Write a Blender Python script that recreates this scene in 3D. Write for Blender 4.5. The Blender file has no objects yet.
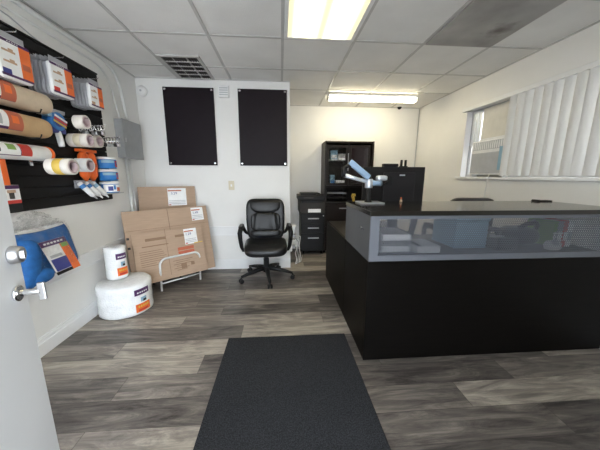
import bpy, bmesh, math, random
from mathutils import Vector, Matrix
random.seed(7)
PI = math.pi
S = bpy.context.scene
COL = S.collection

# ------------------------------------------------------------------ camera
cam_d = bpy.data.cameras.new('camera')
cam = bpy.data.objects.new('camera', cam_d); COL.objects.link(cam)
FPX = 258.0; YAW = -0.07335; PITCH = 0.18919; ROLL = 0.00343
_f = Vector((-math.sin(YAW)*math.cos(PITCH), math.cos(YAW)*math.cos(PITCH), -math.sin(PITCH)))
_r = Vector((math.cos(YAW), math.sin(YAW), 0)); _u = _r.cross(_f)
_r2 = _r*math.cos(ROLL)+_u*math.sin(ROLL); _u2 = -_r*math.sin(ROLL)+_u*math.cos(ROLL)
cam.matrix_world = Matrix(((_r2.x, _u2.x, -_f.x, 0), (_r2.y, _u2.y, -_f.y, 0), (_r2.z, _u2.z, -_f.z, 1.2575), (0, 0, 0, 1)))
cam_d.sensor_width = 36; cam_d.lens = FPX*36/600; cam_d.clip_start = 0.02
S.camera = cam
# ------------------------------------------------------------------ world, exposure
W = bpy.data.worlds.new('world'); S.world = W; W.use_nodes = True
bg = W.node_tree.nodes['Background']; bg.inputs[0].default_value = (0.84, 0.92, 1.0, 1); bg.inputs[1].default_value = 5.0
S.view_settings.view_transform = 'Standard'; S.view_settings.look = 'None'
S.view_settings.gamma = 1; S.view_settings.use_curve_mapping = False
S.view_settings.exposure = 1.02
TROFFER = 3.2; STRIP = 13.0
sun_d = bpy.data.lights.new('sun', 'SUN'); sun_d.energy = 14; sun_d.angle = .01; sun_d.color = (1, .95, .88)
sun = bpy.data.objects.new('sun', sun_d); COL.objects.link(sun); sun.rotation_euler = Vector((.7, -.3, -1)).to_track_quat('-Z', 'Y').to_euler()   # falls on the pavement outside, not into the room

# ------------------------------------------------------------------ materials
def nd(nt, t, **kw):
    n = nt.nodes.new(t)
    for k, v in kw.items(): setattr(n, k, v)
    return n
def mat(name, c, rough=.5, metal=0, var=.06, scale=12, bump=0, spec=.5, trans=0, alpha=1, emit=None, coat=0, stretch=None):
    m = bpy.data.materials.new(name); m.use_nodes = True; nt = m.node_tree; L = nt.links.new
    p = nt.nodes['Principled BSDF']
    tc = nd(nt, 'ShaderNodeTexCoord'); no = nd(nt, 'ShaderNodeTexNoise'); no.inputs['Scale'].default_value = scale; no.inputs['Detail'].default_value = 4
    if stretch:
        mp = nd(nt, 'ShaderNodeMapping'); mp.inputs['Scale'].default_value = stretch
        L(tc.outputs['Object'], mp.inputs[0]); L(mp.outputs[0], no.inputs[0])
    else: L(tc.outputs['Object'], no.inputs[0])
    r = nd(nt, 'ShaderNodeValToRGB'); e = r.color_ramp.elements
    e[0].position = .3; e[1].position = .7
    e[0].color = tuple(max(0, x*(1-var)) for x in c)+(1,); e[1].color = tuple(min(1, x*(1+var)) for x in c)+(1,)
    L(no.outputs[0], r.inputs[0]); L(r.outputs[0], p.inputs['Base Color'])
    p.inputs['Roughness'].default_value = rough; p.inputs['Metallic'].default_value = metal
    p.inputs['Specular IOR Level'].default_value = spec
    p.inputs['Transmission Weight'].default_value = trans; p.inputs['Alpha'].default_value = alpha
    p.inputs['Coat Weight'].default_value = coat
    if emit: p.inputs['Emission Color'].default_value = emit[0]+(1,); p.inputs['Emission Strength'].default_value = emit[1]
    if bump:
        b = nd(nt, 'ShaderNodeBump'); b.inputs['Strength'].default_value = bump; b.inputs['Distance'].default_value = .01
        L(no.outputs[0], b.inputs['Height']); L(b.outputs[0], p.inputs['Normal'])
    return m

M = {}
M['wall'] = mat('wall_paint', (.80, .79, .77), .55, var=.02, scale=3)
M['trim'] = mat('trim_paint', (.82, .82, .82), .4, var=.015)
M['door'] = mat('door_paint', (.62, .63, .65), .4, var=.02, scale=4)
M['gridbar'] = mat('grid_bar', (.50, .49, .475), .5)
M['white'] = mat('white_plastic', (.80, .80, .80), .35)
M['paper'] = mat('white_paper', (.85, .85, .85), .6)
M['black'] = mat('black_plastic', (.010, .010, .011), .45, spec=.25)
M['board'] = mat('black_board', (.012, .008, .011), .5, spec=.15, var=.1)
M['slat'] = mat('black_slat', (.010, .010, .011), .55, spec=.15)
M['leather'] = mat('black_leather', (.009, .009, .010), .36, spec=.35, bump=.15, scale=60)
M['desk'] = mat('espresso_panel', (.0045, .0038, .0033), .45, var=.25, scale=5, stretch=(1, 1, 14), spec=.09)
M['espresso'] = mat('espresso_wood', (.012, .008, .007), .4, var=.25, scale=5, stretch=(1, 1, 10), spec=.25)
M['counter'] = mat('counter_top', (.010, .009, .008), .14, var=.2, scale=6, spec=.5)
M['chrome'] = mat('chrome', (.75, .75, .76), .18, 1)
M['steel'] = mat('brushed_steel', (.55, .55, .56), .35, 1)
M['silver'] = mat('silver_paint', (.62, .66, .72), .3, .6)
M['bluesilver'] = mat('blue_silver', (.33, .47, .66), .35, .3)
M['greybox'] = mat('grey_enamel', (.33, .34, .35), .45)
M['conduit'] = mat('conduit_white', (.70, .70, .69), .4)
M['kraftA'] = mat('kraft_paper', (.62, .50, .37), .8, var=.06, scale=20)
M['kraftB'] = mat('kraft_brown', (.55, .37, .20), .8, var=.06, scale=20)
M['card'] = mat('cardboard', (.44, .31, .22), .85, var=.06, scale=8, stretch=(1, 1, 10))
M['cardedge'] = mat('cardboard_edge', (.20, .13, .09), .9)
M['cardink'] = mat('cardboard_print', (.27, .17, .11), .85)
M['redink'] = mat('red_print', (.50, .13, .07), .7)
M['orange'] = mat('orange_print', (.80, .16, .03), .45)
M['orangep'] = mat('orange_plastic', (.85, .15, .025), .4)
M['red'] = mat('red_print_card', (.55, .04, .03), .45)
M['purple'] = mat('purple_print', (.07, .015, .10), .45)
M['blueprint'] = mat('navy_print', (.04, .05, .25), .45)
M['blue'] = mat('blue_fabric', (.012, .11, .34), .8, var=.2, scale=30, bump=.3)
M['bluep'] = mat('blue_plastic', (.03, .19, .52), .4)
M['yellow'] = mat('yellow_tape', (.70, .48, .08), .4)
M['green'] = mat('green_card', (.22, .38, .10), .5)
M['pinkcore'] = mat('pink_core', (.55, .42, .44), .7)
M['tape'] = mat('clear_tape', (.75, .70, .64), .25)
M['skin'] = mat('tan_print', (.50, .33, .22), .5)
M['packgrey'] = mat('grey_film', (.40, .40, .43), .3)
M['mat'] = mat('mat_rubber', (.028, .029, .033), .95, var=.6, scale=180, bump=.4, spec=.1)
M['rack'] = mat('white_rod', (.72, .73, .72), .4)
M['beige'] = mat('beige_plastic', (.62, .55, .40), .4)
M['acgrey'] = mat('unit_grey', (.45, .46, .48), .5)
M['dark'] = mat('dark_grille', (.05, .046, .044), .7, spec=.2)
M['bluepale'] = mat('pale_blue_card', (.25, .42, .55), .4)
M['monitor'] = mat('monitor_black', (.010, .009, .010), .45, spec=.3)
M['housing'] = mat('housing_black', (.014, .013, .015), .5, spec=.3)
M['glassdark'] = mat('dark_glass', (.012, .006, .008), .12)
M['shade'] = mat('window_board', (.70, .67, .60), .6)
M['blocker'] = mat('blocker_grey', (.62, .62, .62), .9)  # for the added wall that dims the right window
M['pebble'] = mat('pavement', (.45, .46, .47), .9)

def m_bubble():
    m = mat('bubble_film', (.86, .87, .88), .18, var=.05, scale=20, spec=.6)
    nt = m.node_tree; p = nt.nodes['Principled BSDF']
    tc = nd(nt, 'ShaderNodeTexCoord'); v = nd(nt, 'ShaderNodeTexVoronoi'); v.inputs['Scale'].default_value = 80
    n2 = nd(nt, 'ShaderNodeTexNoise'); n2.inputs['Scale'].default_value = 9
    mp = nd(nt, 'ShaderNodeMapping'); mp.inputs['Scale'].default_value = (1, 1, 9)
    ad = nd(nt, 'ShaderNodeMath', operation='ADD')
    nt.links.new(tc.outputs['Object'], v.inputs[0]); nt.links.new(tc.outputs['Object'], mp.inputs[0]); nt.links.new(mp.outputs[0], n2.inputs[0])
    nt.links.new(v.outputs[0], ad.inputs[0]); nt.links.new(n2.outputs[0], ad.inputs[1])
    b = nd(nt, 'ShaderNodeBump'); b.inputs['Strength'].default_value = .28; b.inputs['Distance'].default_value = .015
    nt.links.new(ad.outputs[0], b.inputs['Height']); nt.links.new(b.outputs[0], p.inputs['Normal'])
    return m
M['bubble'] = m_bubble()
def m_film(name, tint, t):
    m = bpy.data.materials.new(name); m.use_nodes = True; nt = m.node_tree; nt.nodes.clear()
    o = nd(nt, 'ShaderNodeOutputMaterial'); mx = nd(nt, 'ShaderNodeMixShader'); tr = nd(nt, 'ShaderNodeBsdfTransparent'); p = nd(nt, 'ShaderNodeBsdfPrincipled')
    p.inputs['Base Color'].default_value = tint+(1,); p.inputs['Roughness'].default_value = .12; p.inputs['Specular IOR Level'].default_value = .8
    no = nd(nt, 'ShaderNodeTexNoise'); no.inputs['Scale'].default_value = 25
    tc = nd(nt, 'ShaderNodeTexCoord'); nt.links.new(tc.outputs['Object'], no.inputs[0])
    mr = nd(nt, 'ShaderNodeMapRange'); mr.inputs[1].default_value = .35; mr.inputs[2].default_value = .65; mr.inputs[3].default_value = max(0, t-.12); mr.inputs[4].default_value = t+.12
    nt.links.new(no.outputs[0], mr.inputs[0]); nt.links.new(mr.outputs[0], mx.inputs[0])
    nt.links.new(tr.outputs[0], mx.inputs[1]); nt.links.new(p.outputs[0], mx.inputs[2]); nt.links.new(mx.outputs[0], o.inputs[0])
    return m
M['film'] = m_film('clear_film', (.35, .34, .33), .17)
M['film2'] = m_film('thin_film', (.3, .3, .3), .06)
M['cabglass'] = m_film('cabinet_glass', (.02, .02, .02), .12)
M['glass'] = m_film('pane_glass', (.9, .95, 1), .12)
def m_diffuser(name, c, s, lines):
    m = bpy.data.materials.new(name); m.use_nodes = True; nt = m.node_tree; nt.nodes.clear()
    o = nd(nt, 'ShaderNodeOutputMaterial'); e = nd(nt, 'ShaderNodeEmission'); e.inputs[0].default_value = c+(1,)
    nt.links.new(e.outputs[0], o.inputs[0])
    if lines:   # two tubes inside the lens glow brighter
        tc = nd(nt, 'ShaderNodeTexCoord'); sp = nd(nt, 'ShaderNodeSeparateXYZ'); nt.links.new(tc.outputs['Object'], sp.inputs[0])
        a = nd(nt, 'ShaderNodeMath', operation='ABSOLUTE'); nt.links.new(sp.outputs[0], a.inputs[0])
        mr = nd(nt, 'ShaderNodeMath', operation='SUBTRACT'); nt.links.new(a.outputs[0], mr.inputs[0]); mr.inputs[1].default_value = .125
        ab = nd(nt, 'ShaderNodeMath', operation='ABSOLUTE'); nt.links.new(mr.outputs[0], ab.inputs[0])
        r = nd(nt, 'ShaderNodeMapRange', interpolation_type='SMOOTHSTEP'); r.inputs[1].default_value = 0; r.inputs[2].default_value = .12; r.inputs[3].default_value = s*1.6; r.inputs[4].default_value = s*.19
        nt.links.new(ab.outputs[0], r.inputs[0]); nt.links.new(r.outputs[0], e.inputs[1])
    else: e.inputs[1].default_value = s
    return m
M['lens'] = m_diffuser('troffer_lens', (1, .89, .56), TROFFER, True)
M['striplens'] = m_diffuser('strip_lens', (1, .89, .62), STRIP, False)

def m_floor():
    m = bpy.data.materials.new('vinyl_planks'); m.use_nodes = True; nt = m.node_tree; L = nt.links.new; p = nt.nodes['Principled BSDF']
    def mth(op, a, b=None):
        n = nd(nt, 'ShaderNodeMath', operation=op)
        for i, v in enumerate((a, b)):
            if v is None: continue
            if isinstance(v, (int, float)): n.inputs[i].default_value = v
            else: L(v, n.inputs[i])
        return n.outputs[0]
    tc = nd(nt, 'ShaderNodeTexCoord'); sp = nd(nt, 'ShaderNodeSeparateXYZ'); L(tc.outputs['Object'], sp.inputs[0])
    x, y = sp.outputs[0], sp.outputs[1]
    ys = mth('DIVIDE', mth('ADD', y, 10-1.53+.0), .178); row = mth('FLOOR', ys); fy = mth('FRACT', ys)
    w1 = nd(nt, 'ShaderNodeTexWhiteNoise', noise_dimensions='1D'); L(row, w1.inputs['W'])
    xs = mth('DIVIDE', mth('ADD', mth('ADD', x, 20), mth('MULTIPLY', w1.outputs[0], 1.22)), 1.22); colm = mth('FLOOR', xs); fx = mth('FRACT', xs)
    cb = nd(nt, 'ShaderNodeCombineXYZ'); L(row, cb.inputs[0]); L(colm, cb.inputs[1])
    w2 = nd(nt, 'ShaderNodeTexWhiteNoise', noise_dimensions='2D'); L(cb.outputs[0], w2.inputs['Vector'])
    rnd = w2.outputs[0]
    # grain, shifted per plank
    gx = nd(nt, 'ShaderNodeCombineXYZ'); L(mth('ADD', mth('MULTIPLY', x, 1.6), mth('MULTIPLY', rnd, 37)), gx.inputs[0]); L(mth('MULTIPLY', y, 9), gx.inputs[1]); L(mth('MULTIPLY', rnd, 11), gx.inputs[2])
    n1 = nd(nt, 'ShaderNodeTexNoise'); n1.inputs['Scale'].default_value = 1.3; n1.inputs['Detail'].default_value = 9; n1.inputs['Roughness'].default_value = .72; n1.inputs['Distortion'].default_value = 1.3; L(gx.outputs[0], n1.inputs[0])
    gy = nd(nt, 'ShaderNodeCombineXYZ'); L(mth('MULTIPLY', x, 3), gy.inputs[0]); L(mth('MULTIPLY', y, 90), gy.inputs[1]); L(rnd, gy.inputs[2])
    n2 = nd(nt, 'ShaderNodeTexNoise'); n2.inputs['Scale'].default_value = 1; n2.inputs['Detail'].default_value = 3; L(gy.outputs[0], n2.inputs[0])
    t = mth('ADD', mth('ADD', mth('MULTIPLY', rnd, .50), mth('MULTIPLY', n1.outputs[0], 1.5)), mth('MULTIPLY', n2.outputs[0], .28))
    t = mth('MULTIPLY', mth('SUBTRACT', t, .665), 1.05)
    r = nd(nt, 'ShaderNodeValToRGB'); e = r.color_ramp.elements
    e[0].position = .12; e[0].color = (.040, .034, .032, 1); e[1].position = .92; e[1].color = (.43, .38, .315, 1)
    k = e.new(.42); k.color = (.125, .109, .098, 1); k = e.new(.66); k.color = (.24, .21, .182, 1)
    L(t, r.inputs[0])
    # joints
    jy = mth('LESS_THAN', mth('MINIMUM', fy, mth('SUBTRACT', 1, fy)), .011); jx = mth('LESS_THAN', mth('MINIMUM', fx, mth('SUBTRACT', 1, fx)), .0016)
    j = mth('MAXIMUM', jx, jy)
    mx = nd(nt, 'ShaderNodeMix', data_type='RGBA'); L(mth('MULTIPLY', j, .55), mx.inputs[0]); L(r.outputs[0], mx.inputs[6]); mx.inputs[7].default_value = (.03, .026, .024, 1)
    L(mx.outputs[2], p.inputs['Base Color'])
    p.inputs['Roughness'].default_value = .42; p.inputs['Specular IOR Level'].default_value = .4
    b = nd(nt, 'ShaderNodeBump'); b.inputs['Strength'].default_value = .06; b.inputs['Distance'].default_value = .005; L(n2.outputs[0], b.inputs['Height']); L(b.outputs[0], p.inputs['Normal'])
    return m
M['floor'] = m_floor()
def m_ceiling():
    m = mat('ceiling_tile', (.80, .79, .77), .9, var=.05, scale=3, spec=.2); nt = m.node_tree
    n = nd(nt, 'ShaderNodeTexNoise'); n.inputs['Scale'].default_value = 130; n.inputs['Detail'].default_value = 3
    tc = nd(nt, 'ShaderNodeTexCoord'); nt.links.new(tc.outputs['Object'], n.inputs[0])
    b = nd(nt, 'ShaderNodeBump'); b.inputs['Strength'].default_value = .35; b.inputs['Distance'].default_value = .006
    nt.links.new(n.outputs[0], b.inputs['Height']); nt.links.new(b.outputs[0], nt.nodes['Principled BSDF'].inputs['Normal'])
    return m
M['ceiling'] = m_ceiling()
def m_stain():
    m = mat('clouded_panel', (.33, .32, .31), .5, var=.35, scale=2.2)
    nt = m.node_tree; p = nt.nodes['Principled BSDF']; src = p.inputs['Base Color'].links[0].from_socket
    tc = nd(nt, 'ShaderNodeTexCoord'); mp = nd(nt, 'ShaderNodeMapping'); mp.inputs['Location'].default_value = (-1.70, -2.13, 0); mp.inputs['Scale'].default_value = (1, 1, 0)
    nt.links.new(tc.outputs['Object'], mp.inputs[0])
    ln = nd(nt, 'ShaderNodeVectorMath', operation='LENGTH'); nt.links.new(mp.outputs[0], ln.inputs[0])
    no = nd(nt, 'ShaderNodeTexNoise'); no.inputs['Scale'].default_value = 14; nt.links.new(tc.outputs['Object'], no.inputs[0])
    a = nd(nt, 'ShaderNodeMath', operation='MULTIPLY_ADD'); nt.links.new(no.outputs[0], a.inputs[0]); a.inputs[1].default_value = .16; nt.links.new(ln.outputs[1], a.inputs[2])
    mr = nd(nt, 'ShaderNodeMapRange'); mr.inputs[1].default_value = .09; mr.inputs[2].default_value = .19; mr.inputs[3].default_value = .75; mr.inputs[4].default_value = 0
    nt.links.new(a.outputs[0], mr.inputs[0])
    mx = nd(nt, 'ShaderNodeMix', data_type='RGBA'); nt.links.new(mr.outputs[0], mx.inputs[0]); nt.links.new(src, mx.inputs[6]); mx.inputs[7].default_value = (.045, .032, .025, 1)
    nt.links.new(mx.outputs[2], p.inputs['Base Color']); return m
M['stain'] = m_stain()
def m_perf():
    m = bpy.data.materials.new('perforated_metal'); m.use_nodes = True; nt = m.node_tree; L = nt.links.new
    p = nt.nodes['Principled BSDF']; out = nt.nodes['Material Output']
    p.inputs['Base Color'].default_value = (.15, .16, .185, 1); p.inputs['Metallic'].default_value = .2; p.inputs['Roughness'].default_value = .45
    def mth(op, a, b=None, c=None):
        n = nd(nt, 'ShaderNodeMath', operation=op)
        for i, v in enumerate((a, b, c)):
            if v is None: continue
            if isinstance(v, (int, float)): n.inputs[i].default_value = v
            else: L(v, n.inputs[i])
        return n.outputs[0]
    tc = nd(nt, 'ShaderNodeTexCoord'); sp = nd(nt, 'ShaderNodeSeparateXYZ'); L(tc.outputs['Object'], sp.inputs[0])
    x = mth('DIVIDE', mth('ADD', sp.outputs[0], 10), .0145); z = mth('DIVIDE', mth('ADD', sp.outputs[2], 10), .0125)
    row = mth('FLOOR', z); off = mth('MULTIPLY', mth('MODULO', row, 2), .5)
    fx = mth('SUBTRACT', mth('FRACT', mth('ADD', x, off)), .5); fz = mth('MULTIPLY', mth('SUBTRACT', mth('FRACT', z), .5), .862)
    d = mth('SQRT', mth('ADD', mth('MULTIPLY', fx, fx), mth('MULTIPLY', fz, fz)))
    hole = mth('LESS_THAN', d, .40)
    inx = mth('MULTIPLY', mth('GREATER_THAN', sp.outputs[0], .06), mth('LESS_THAN', sp.outputs[0], 1.72))
    inz = mth('MULTIPLY', mth('GREATER_THAN', sp.outputs[2], .035), mth('LESS_THAN', sp.outputs[2], .275))
    hole = mth('MULTIPLY', hole, mth('MULTIPLY', inx, inz))
    tr = nd(nt, 'ShaderNodeBsdfTransparent'); mx = nd(nt, 'ShaderNodeMixShader')
    L(hole, mx.inputs[0]); L(p.outputs[0], mx.inputs[1]); L(tr.outputs[0], mx.inputs[2]); L(mx.outputs[0], out.inputs[0])
    return m
M['perf'] = m_perf()
M['screenmetal'] = mat('grey_metal', (.11, .113, .12), .5, 0, spec=.25, var=.12, scale=3, stretch=(1, 1, .3))
def m_blind():
    m = mat('blind_vinyl', (.74, .73, .71), .5, var=.02); nt = m.node_tree; p = nt.nodes['Principled BSDF']; out = nt.nodes['Material Output']
    t = nd(nt, 'ShaderNodeBsdfTranslucent'); t.inputs[0].default_value = (.7, .68, .64, 1); mx = nd(nt, 'ShaderNodeMixShader'); mx.inputs[0].default_value = .12
    nt.links.new(p.outputs[0], mx.inputs[1]); nt.links.new(t.outputs[0], mx.inputs[2]); nt.links.new(mx.outputs[0], out.inputs[0]); return m
M['blind'] = m_blind()

# ------------------------------------------------------------------ mesh builder
WL = {}
def wloc(o): return WL.get(o.name, Vector((0, 0, 0))) if o else Vector((0, 0, 0))
class MB:
    def __init__(s): s.v = []; s.f = []; s.m = []; s.ms = []; s.sm = []
    def mi(s, m):
        m = M[m] if isinstance(m, str) else m
        if m not in s.ms: s.ms.append(m)
        return s.ms.index(m)
    def add(s, vs, fs, m, smooth=False):
        b = len(s.v); s.v += [Vector(v) for v in vs]; k = s.mi(m)
        for f in fs: s.f.append([b+i for i in f]); s.m.append(k); s.sm.append(smooth)
        return s
    def hexa(s, p, m):      # 4 bottom, 4 top
        return s.add(p, [(3, 2, 1, 0), (4, 5, 6, 7), (0, 1, 5, 4), (1, 2, 6, 5), (2, 3, 7, 6), (3, 0, 4, 7)], m)
    def box(s, x0, x1, y0, y1, z0, z1, m):
        return s.hexa([(x0, y0, z0), (x1, y0, z0), (x1, y1, z0), (x0, y1, z0), (x0, y0, z1), (x1, y0, z1), (x1, y1, z1), (x0, y1, z1)], m)
    def slab(s, P, A, U, n, u0, u1, v0, v1, t0, t1, m):   # box in a plane frame
        P, A, U, n = map(Vector, (P, A, U, n)); g = lambda u, v, t: P+A*u+U*v+n*t
        return s.hexa([g(u0, v0, t0), g(u1, v0, t0), g(u1, v0, t1), g(u0, v0, t1), g(u0, v1, t0), g(u1, v1, t0), g(u1, v1, t1), g(u0, v1, t1)], m)
    def lathe(s, P, ax, prof, m, seg=24, caps=True, mats=None):
        P = Vector(P); ax = Vector(ax).normalized(); a = ax.orthogonal().normalized(); b = ax.cross(a)
        vs = []; n = len(prof)
        for r, h in prof:
            for i in range(seg):
                t = 2*PI*i/seg; vs.append(P+ax*h+(a*math.cos(t)+b*math.sin(t))*r)
        for j in range(n-1):
            fs = [(j*seg+i, j*seg+(i+1) % seg, (j+1)*seg+(i+1) % seg, (j+1)*seg+i) for i in range(seg)]
            if j == 0: s.add(vs, fs, mats[0] if mats else m, True); base = len(s.v)-len(vs)
            else:
                k = s.mi(mats[j] if mats else m)
                for f in fs: s.f.append([base+i for i in f]); s.m.append(k); s.sm.append(True)
        if caps:
            s.f.append([base+i for i in range(seg)][::-1]); s.m.append(s.mi(mats[0] if mats else m)); s.sm.append(False)
            s.f.append([base+(n-1)*seg+i for i in range(seg)]); s.m.append(s.mi(mats[-1] if mats else m)); s.sm.append(False)
        return s
    def cyl(s, p0, p1, r, m, r1=None, seg=20):
        p0, p1 = Vector(p0), Vector(p1); return s.lathe(p0, p1-p0, [(r, 0), (r if r1 is None else r1, (p1-p0).length)], m, seg)
    def ring(s, P, ax, r0, r1, w, m, mi_=None, seg=24):   # hollow roll, width w along ax
        mi_ = mi_ or m
        return s.lathe(P, ax, [(r1, 0), (r1, w), (r0, w), (r0, 0), (r1, 0)], m, seg, False, [m, m, mi_, m])
    def tube(s, pts, r, m, seg=10):
        pts = [Vector(p) for p in pts]; vs = []; n = len(pts); prev = None
        for i, p in enumerate(pts):
            t = (pts[min(i+1, n-1)]-pts[max(i-1, 0)]).normalized()
            a = t.orthogonal().normalized() if prev is None else (prev-t*prev.dot(t)).normalized()
            prev = a; b = t.cross(a); rr = r[i] if isinstance(r, (list, tuple)) else r
            vs += [p+(a*math.cos(2*PI*k/seg)+b*math.sin(2*PI*k/seg))*rr for k in range(seg)]
        fs = [(j*seg+i, j*seg+(i+1) % seg, (j+1)*seg+(i+1) % seg, (j+1)*seg+i) for j in range(n-1) for i in range(seg)]
        fs += [tuple(range(seg))[::-1], tuple((n-1)*seg+i for i in range(seg))]
        return s.add(vs, fs, m, True)
    def sell(s, c, r, m, e1=.35, e2=.35, rot=None, nu=14, nv=28, warp=None):   # superellipsoid
        sg = lambda v, e: math.copysign(abs(v)**e, v)
        vs = []; c = Vector(c)
        for i in range(nu+1):
            p = -PI/2+PI*i/nu
            for j in range(nv):
                t = 2*PI*j/nv
                v = Vector((r[0]*sg(math.cos(p), e1)*sg(math.cos(t), e2), r[1]*sg(math.cos(p), e1)*sg(math.sin(t), e2), r[2]*sg(math.sin(p), e1)))
                if warp: v = warp(v)
                if rot: v = rot @ v
                vs.append(c+v)
        fs = [(i*nv+j, i*nv+(j+1) % nv, (i+1)*nv+(j+1) % nv, (i+1)*nv+j) for i in range(nu) for j in range(nv)]
        return s.add(vs, fs, m, True)
    def grid(s, fn, nu, nv, m, smooth=True):
        vs = [fn(i/nu, j/nv) for i in range(nu+1) for j in range(nv+1)]
        fs = [(i*(nv+1)+j, i*(nv+1)+j+1, (i+1)*(nv+1)+j+1, (i+1)*(nv+1)+j) for i in range(nu) for j in range(nv)]
        return s.add(vs, fs, m, smooth)
    def build(s, name, parent=None, bevel=0, local=False, origin=None, sub=0, label=None, seg=2):
        o0 = Vector(origin) if origin is not None else (wloc(parent) if not local else Vector((0, 0, 0)))
        me = bpy.data.meshes.new(name)
        me.from_pydata([v-o0 for v in s.v], [], s.f)
        for m in s.ms: me.materials.append(m)
        me.polygons.foreach_set('material_index', s.m); me.polygons.foreach_set('use_smooth', s.sm)
        bm = bmesh.new(); bm.from_mesh(me); bmesh.ops.recalc_face_normals(bm, faces=bm.faces); bm.to_mesh(me); bm.free()
        o = bpy.data.objects.new(name, me); COL.objects.link(o)
        if parent: o.parent = parent; o.location = (0, 0, 0); WL[o.name] = wloc(parent)
        else: o.location = o0; WL[o.name] = o0
        if origin is not None and parent: o.location = o0-wloc(parent); WL[o.name] = o0
        if bevel:
            b = o.modifiers.new('bevel', 'BEVEL'); b.width = bevel; b.segments = seg; b.limit_method = 'ANGLE'; b.angle_limit = .7
        if sub: o.modifiers.new('subsurf', 'SUBSURF').render_levels = sub
        if label: o['label'] = label
        return o
def tag(o, label, cat, group=None):
    o['label'] = label; o['category'] = cat
    if group: o['group'] = group
    return o
def thing(name, label, cat, loc=(0, 0, 0), group=None, rz=0):
    o = bpy.data.objects.new(name, None); COL.objects.link(o); o.location = loc; o.rotation_euler = (0, 0, rz); o.empty_display_size = .1
    WL[o.name] = Vector(loc); return tag(o, label, cat, group)
def struct(o): o['kind'] = 'structure'; return o
def dup(root, loc, rz=None, label=None, group=None, scale=None, rot=None):
    r = root.copy(); COL.objects.link(r); r.location = loc
    if rz is not None: r.rotation_euler = (0, 0, rz)
    if rot: r.rotation_euler = rot
    if scale: r.scale = scale
    if label: r['label'] = label
    if group: r['group'] = group
    for ch in list(root.children):
        c = ch.copy(); COL.objects.link(c); c.parent = r
        for g in list(ch.children):
            d = g.copy(); COL.objects.link(d); d.parent = c
    return r
def text(body, size, mtx, m, name, parent):
    cu = bpy.data.curves.new(name, 'FONT'); cu.body = body; cu.size = size; cu.extrude = .0004; cu.align_x = 'CENTER'; cu.align_y = 'CENTER'
    t = bpy.data.objects.new(name, cu); COL.objects.link(t)
    me = bpy.data.meshes.new_from_object(t.evaluated_get(bpy.context.evaluated_depsgraph_get()))
    bpy.data.objects.remove(t); me.materials.clear(); me.materials.append(M[m])
    o = bpy.data.objects.new(name, me); COL.objects.link(o); o.parent = parent
    mt = Matrix.Translation(-wloc(parent)) @ mtx
    o.matrix_local = mt
    return o

# ------------------------------------------------------------------ setting
CZ = 2.385; XL = -1.70; XR = 2.363; YB = 3.431; YR = 4.508; YF = -.25
struct(MB().box(-1.9, 2.5, YF-.1, 4.7, -.1, 0, 'floor').build('floor'))
struct(MB().box(2.62, 7, YF-.1, 9, -.12, -.02, 'pebble').build('ground'))
struct(MB().box(3.05, 3.17, -1, 8, -.02, 2.7, 'blocker').build('wall_daylight_blocker'))  # unseen wall, added to cut the daylight entering the right window
struct(MB().box(-6, 7, -14, YF-.1, -.12, -.02, 'pebble').build('ground'))
ce = struct(MB().box(-1.9, 2.5, YF-.1, 4.7, CZ, CZ+.1, 'ceiling').build('ceiling'))
g = MB(); gx0 = .0256
gys = [2.41-.6457*k for k in range(1, 5)]+[2.41, 3.056, 3.70]
for k in range(-2, 4): g.box(gx0+.6097*k-.012, gx0+.6097*k+.012, YF, YB if k <= 0 else YR, CZ-.005, CZ+.002, 'gridbar')
for y in gys: g.box(XL, XR, y-.012, y+.012, CZ-.0045, CZ+.002, 'gridbar') if y < YB else g.box(.12, XR, y-.012, y+.012, CZ-.0045, CZ+.002, 'gridbar')
g.box(XL, XL+.02, YF, YB, CZ-.006, CZ+.002, 'gridbar'); g.box(XR-.02, XR, YF, YR, CZ-.006, CZ+.002, 'gridbar')
g.box(XL, .12, YB-.02, YB, CZ-.006, CZ+.002, 'gridbar'); g.box(.12, XR, YR-.02, YR, CZ-.006, CZ+.002, 'gridbar')
g.build('ceiling_grid', ce)
struct(MB().box(XL-.12, XL, YF-.1, YB+.1, 0, CZ, 'wall').build('wall_left'))
struct(MB().box(XL-.12, .12, YB, 4.62, 0, CZ, 'wall').build('wall_back', bevel=.004))
struct(MB().box(.12, XR+.12, YR, 4.62, 0, CZ, 'wall').build('wall_recess'))
WY0, WY1, WZ0, WZ1 = .95, 3.31, 1.25, 2.06
w = MB(); w.box(XR, XR+.14, YF-.1, WY0, 0, CZ, 'wall'); w.box(XR, XR+.14, WY1, YR, 0, CZ, 'wall')
w.box(XR, XR+.14, WY0, WY1, 0, WZ0, 'wall'); w.box(XR, XR+.14, WY0, WY1, WZ1, CZ, 'wall'); struct(w.build('wall_right'))
# front wall behind the camera: doorway, glass beside it
w = MB(); OX = [(-1.62, -.58), (-.43, .53)]
w.box(XL, -1.62, YF-.1, YF, 0, CZ, 'wall'); w.box(-.58, -.43, YF-.1, YF, 0, CZ, 'wall'); w.box(.53, XR, YF-.1, YF, 0, CZ, 'wall')
w.box(-1.62, -.58, YF-.1, YF, 0, .15, 'wall');
for a, b in OX: w.box(a, b, YF-.1, YF, 2.1, CZ, 'wall')
struct(w.build('wall_front'))
for i, (a, b, z) in enumerate(((-1.62, -.58, .15),)):
    wd = MB()
    wd.box(a, a+.04, YF-.08, YF-.02, z, 2.1, 'steel'); wd.box(b-.04, b, YF-.08, YF-.02, z, 2.1, 'steel'); wd.box(a+.04, b-.04, YF-.08, YF-.02, z, z+.04, 'steel'); wd.box(a+.04, b-.04, YF-.08, YF-.02, 2.06, 2.1, 'steel')
    wo = struct(wd.build('window_%d' % (i+2)))
    MB().box(a+.04, b-.04, YF-.055, YF-.045, z+.04, 2.06, 'glass').build('pane', wo)
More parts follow.
